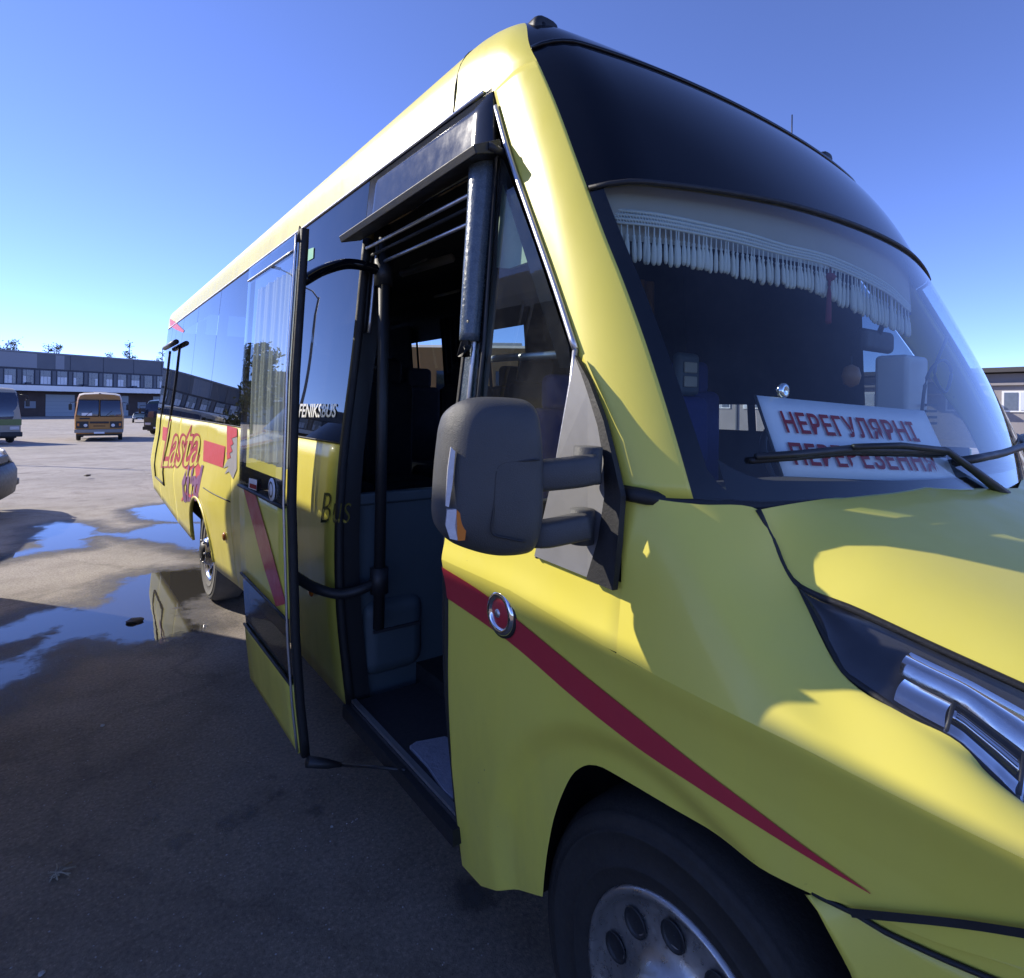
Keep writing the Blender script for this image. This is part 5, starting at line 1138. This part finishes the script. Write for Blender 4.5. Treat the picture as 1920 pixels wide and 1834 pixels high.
ZT = zpix(658); Zp = zpix(688); Zw0, Zw1 = zpix(718), zpix(692); Zc1, Zc0 = zpix(721.5), zpix(732)
slab('upper_wall', S0, S1, Zp, ZT, -18, 0.0, M['clad']); slab('roof', S0 - .3, S1 + .3, ZT + .002, ZT + .25, -18.2, .15, M['clad2'])
slab('window_wall', S0, S1, Zc1, Zp - .01, -18, -.15, M['darkband']); slab('ground_floor', S0, S1, ZB - 1, Zc0, -18, -3.0, M['brick'])
slab('canopy', S0, S1, Zc0, Zc1, -18, 1.2, M['fascia'])
for s0, s1 in ((-40, -37), (-10, -6.5), (-2, 5.5), (8.5, 10), (29.5, 31.5), (52, 54)): slab('pale_cladding_panel', s0, s1, Zp + .05, ZT - .1, .0, .05, M['clad2'])
for s in np.arange(S0 + 3, S1, 6.0): slab('cladding_joint', s, s + .12, Zp, ZT, 0, .03, M['darkband'])
pitch = lenv / 10.9
for k in range(-14, 26):
    s = k * pitch + .6; w_ = pitch * .62; fm = slab('window', s, s + w_, Zw0 - .1, Zw1 + .05, -.15, -.08, M['clad2']); zm = Zw0 + (Zw1 - Zw0) * .56
    for (a0, a1, z0, z1) in ((.04, .30, zm + .08, Zw1), (.34, .96, zm + .08, Zw1), (.04, .30, Zw0, zm), (.34, .66, Zw0, zm), (.70, .96, Zw0, zm)):
        bright = random.random() < (.62 if z1 == zm else .12)
        slab('pane', s + a0 * w_, s + a1 * w_, z0, z1, -.075, -.05, M['wpane'] if bright else M['wpaned'], fm)
    slab('window_pier', s + w_ + pitch * .08, s + pitch * .92, Zw0 - .1, Zw1 + .05, -.15, -.02, M['clad'])
for k in range(-4, 10):
    s = -2 + k * 10.4; d = slab('garage_door', s, s + 5.0, ZB, Zc0 - .6, -3.0, -2.9, M['garage'])
    for q in range(1, 5): slab('door_slat', s, s + 5.0, ZB + q * .72, ZB + q * .72 + .05, -2.9, -2.87, M['clad2'], d)
    slab('small_window', s - 3.4, s - 1.6, ZB + 1.6, ZB + 2.9, -3.0, -2.92, M['clad2'])
for k in range(7): slab('canopy_lamp', -6 + k * 9.5, -5.2 + k * 9.5, Zc1, Zc1 + .5, .3, .9, M['darkband'])
# grey building at the right edge
rb_ = thing('grey_building', 'weathered grey building with a dark roof edge at the right edge', 'building', (40, 10, 0))
M['render'] = P('weathered_render', (.27, .25, .25), .9, var=.22, vs=.8, bump=.2, bs=6); M['roofd'] = P('dark_roof_edge', (.06, .055, .055), .8)
def rbx(name, x0, x1, y0, y1, z0, z1, mat): return box(name, ((x0 + x1) / 2, (y0 + y1) / 2, (z0 + z1) / 2), (x1 - x0, y1 - y0, z1 - z0), mat, rb_)
tz = float(onx(1860, 691, 40.0)[2])
rbx('wall', 40, 55, -40, 34, 0, tz - .3, M['render']); rbx('roof', 39.2, 55.5, -40.5, 34.5, tz - .25, tz, M['roofd'])
rbx('cornice', 39.75, 40, -40, 34, tz - .95, tz - .82, M['render'])
for yy in np.arange(-38, 33, 2.6):
    fr2 = rbx('window', 39.92, 39.99, yy, yy + 1.5, tz - 2.4, tz - 1.25, M['white']); 
    for q in (0, 1): box('pane', (39.9, yy + .4 + .7 * q, tz - 1.82), (.03, .58, .95), M['wpane'] if (int(yy) + q) % 3 else M['wpaned'], fr2)
    rbx('downpipe', 39.88, 39.99, yy + 2.0, yy + 2.1, 0, tz - .5, M['clad']) if int(yy) % 3 == 0 else None
rbx('awning', 38.3, 40, 12.2, 15.5, tz - .75, tz - .6, M['roofd']); rbx('awning', 38.6, 40, 11.3, 14.0, tz - 1.5, tz - 1.4, M['roofd'])
# ------------------------------------------------------------------ trees behind the depot
def leafmat(n, c): return P(n, c, .7, var=.35, vs=1.5)
LM = [leafmat('leaf_green', (.07, .10, .03)), leafmat('leaf_olive', (.11, .115, .035)), leafmat('leaf_brown', (.10, .075, .04))]
M['bark'] = P('bark', (.06, .05, .045), .9, var=.3, vs=3, bump=.4, bs=10)
def tree(label, base, h, spread, nleaf, lm, seed, crown0=.35, name='tree', group=None, lsz=.2):
    rg = random.Random(seed); t_ = thing(name, label, 'tree', tuple(base), group, local=True)
    parts = [tube_vf([(0, 0, 0), (rg.uniform(-.1, .1), rg.uniform(-.1, .1), h * .5), (rg.uniform(-.2, .2), rg.uniform(-.2, .2), h * .97)], [h * .018, h * .012, h * .003], 7)]
    tips = []
    for k in range(24):
        z = h * rg.uniform(crown0, .95); a = rg.uniform(0, 6.28); fall = 1 - ((z / h - crown0) / (1 - crown0)) ** 1.5 * .75; l = spread * fall * rg.uniform(.5, 1.05); up_ = rg.uniform(.2, .8) * l
        e = np.array([l * math.cos(a), l * math.sin(a), z + up_]); m_ = np.array([.5 * e[0], .5 * e[1], z + .3 * up_]); parts.append(tube_vf([(0, 0, z), m_, e], [h * .006, h * .004, h * .0012], 5)); tips += [e, m_ * .4 + e * .6, m_]
    mk('trunk', *merge(parts), M['bark'], t_)
    V, F = [], []
    for k in range(nleaf):
        c = tips[rg.randrange(len(tips))] + np.array([rg.gauss(0, spread * .14), rg.gauss(0, spread * .14), rg.gauss(0, spread * .12)]); a = np.array([rg.gauss(0, 1), rg.gauss(0, 1), rg.gauss(0, 1)]); a /= np.linalg.norm(a); b = np.cross(a, [rg.gauss(0, 1), rg.gauss(0, 1), rg.gauss(0, 1)]); b /= np.linalg.norm(b) + 1e-9; s = lsz * rg.uniform(.6, 1.3); i = len(V); V += [c - a * s, c + b * s * .5, c + a * s, c - b * s * .5]; F.append((i, i + 1, i + 2, i + 3))
    mk('crown', V, F, lm, t_, smooth=False); return t_
def tree_at(px, pytop, D, spread, nleaf, lm, seed, label, **k):
    top = depth_at(px, pytop, D); g = float(ground_z(0, top[1])); tree(label, (top[0], top[1], g), float(top[2]) - g, spread * 1.35, int(nleaf * 1.8), lm, seed, group='trees behind the depot', **k)
tree_at(14, 640, 138, 2.6, 900, LM[0], 1, 'leafy green tree at the left end of the depot roof, leftmost of the row')
tree_at(28, 632, 150, 2.4, 260, LM[2], 2, 'nearly bare tree just right of the leftmost green one')
tree_at(92, 641, 150, 1.9, 240, LM[2], 3, 'sparse brown treetop above the left half of the depot roof')
tree_at(107, 639, 152, 1.7, 420, LM[1], 4, 'denser small treetop beside the sparse brown one')
tree_at(206, 656, 150, 1.5, 300, LM[1], 5, 'lowest treetop peeping over the depot roof')
tree_at(243, 641, 150, 1.8, 620, LM[0], 6, 'pointed birch-like treetop above the right half of the depot roof')
tree_at(304, 648, 158, 1.8, 420, LM[1], 7, 'hazy treetop next to the rear of the yellow minibus')
# trees and a lamp mast left of the frame, seen mirrored in the door glass
for k, (x, y, h) in enumerate(((-13, 30, 7), (-17, 38, 8.5), (-21, 33, 7.5), (-10.5, 48, 8))):
    tree(('broad green tree left of the yard, mirrored in the door glass', 'tall dark green tree left of the yard behind the others', 'olive green tree farthest left beside the yard', 'slim tree left of the yard near the depot')[k], (x, y, float(ground_z(0, y))), h, 2.6, 2600, LM[k % 2], 20 + k, crown0=.2, group='trees left of the yard', lsz=.22)
mast = thing('lamp_mast', 'slim grey lamp mast left of the yard, mirrored in the door glass', 'lamp', (-7.6, 29, float(ground_z(0, 29))), local=True)
tube('pole', [(0, 0, 0), (0, 0, 8.6)], [.09, .05], M['silverbump'], mast, segs=10); tube('arm', [(0, 0, 8.5), (.5, -.3, 8.8), (1.1, -.6, 8.85)], .035, M['silverbump'], mast, segs=8); box('lamp_head', (1.3, -.7, 8.83), (.5, .22, .1), M['silverbump'], mast, bevel=.03)
# ------------------------------------------------------------------ small litter on the yard
def stone(label, px, py, r, mat, seed, name='stone', sz=.6):
    rg = random.Random(seed); p = onz(px, py, 0); bm = bmesh.new(); bmesh.ops.create_icosphere(bm, subdivisions=2, radius=r)
    for v in bm.verts: v.co *= 1 + rg.uniform(-.18, .18); v.co.z *= sz
    me = bpy.data.meshes.new(name); bm.to_mesh(me); bm.free(); me.materials.append(mat); o = bpy.data.objects.new(name, me); COL.objects.link(o); o.location = (p[0], p[1], r * sz * .8); tag(o, label, name.split('_')[-1]); return o
stn = P('pebble', (.34, .32, .30), .8, var=.3)
stone('flat dark stone lying in the middle of the nearest puddle', 253, 1167, .055, M['oilrag'], 3, sz=.3)
stone('dark flattened lump on the sunlit yard in front of the orange bus', 164, 893, .07, M['oilrag'], 9, 'rubbish_lump', .35)
stone('pale pebble in the shade near the bottom left corner', 78, 1828, .009, stn, 4, 'pebble'); stone('tiny pale pebble on the shaded asphalt left of the open door', 192, 1362, .010, stn, 5, 'pebble'); stone('pale pebble on the asphalt under the open door corner', 622, 1551, .006, stn, 6, 'pebble')
lp_ = onz(112, 1641, 0); lv, lf = [], []
for k in range(9):
    a = k * .7; r_ = .035 * (1 + .3 * math.sin(k * 2.3)); q = np.array([lp_[0] + .012 * math.cos(a * 2), lp_[1] + .012 * math.sin(a * 2), .008]); v_, f_ = tube_vf([q + np.array([r_ * math.cos(a), r_ * math.sin(a), .0]), q + np.array([0, 0, .012]), q + np.array([-r_ * math.cos(a + .6), -r_ * math.sin(a + .6), .002])], .0025, 4); lv.append((v_, f_))
dl = mk('dry_leaf', *merge(lv), P('dry_leaf', (.30, .26, .20), .9, var=.3)); tag(dl, 'curled dry leaf on the shaded asphalt near the left edge', 'leaf')
# loose gravel scattered over the shaded asphalt, too small to count
pts = []
for k in range(2600):
    x, y = RNG.uniform(-2.4, .2), RNG.uniform(.3, 7.0); r_ = RNG.uniform(.0012, .0042)
    pts.append(((x, y, r_ * .5), r_))
V, F = [], []
for (x, y, z), r_ in pts:
    i = len(V); jj = RNG.uniform(.7, 1.3, 6); V += [(x + r_ * jj[0], y, z), (x - r_ * jj[1], y, z), (x, y + r_ * jj[2], z), (x, y - r_ * jj[3], z), (x, y, z + r_ * .7), (x, y, z - r_ * .5)]
    F += [(i, i + 2, i + 4), (i + 2, i + 1, i + 4), (i + 1, i + 3, i + 4), (i + 3, i, i + 4)]
gv = mk('gravel', V, F, stn, smooth=False, kind='stuff'); gv['label'] = 'fine grit scattered over the shaded asphalt'
for o in bpy.data.objects:
    for k in ('_w', '_loc'):
        if k in o: del o[k]
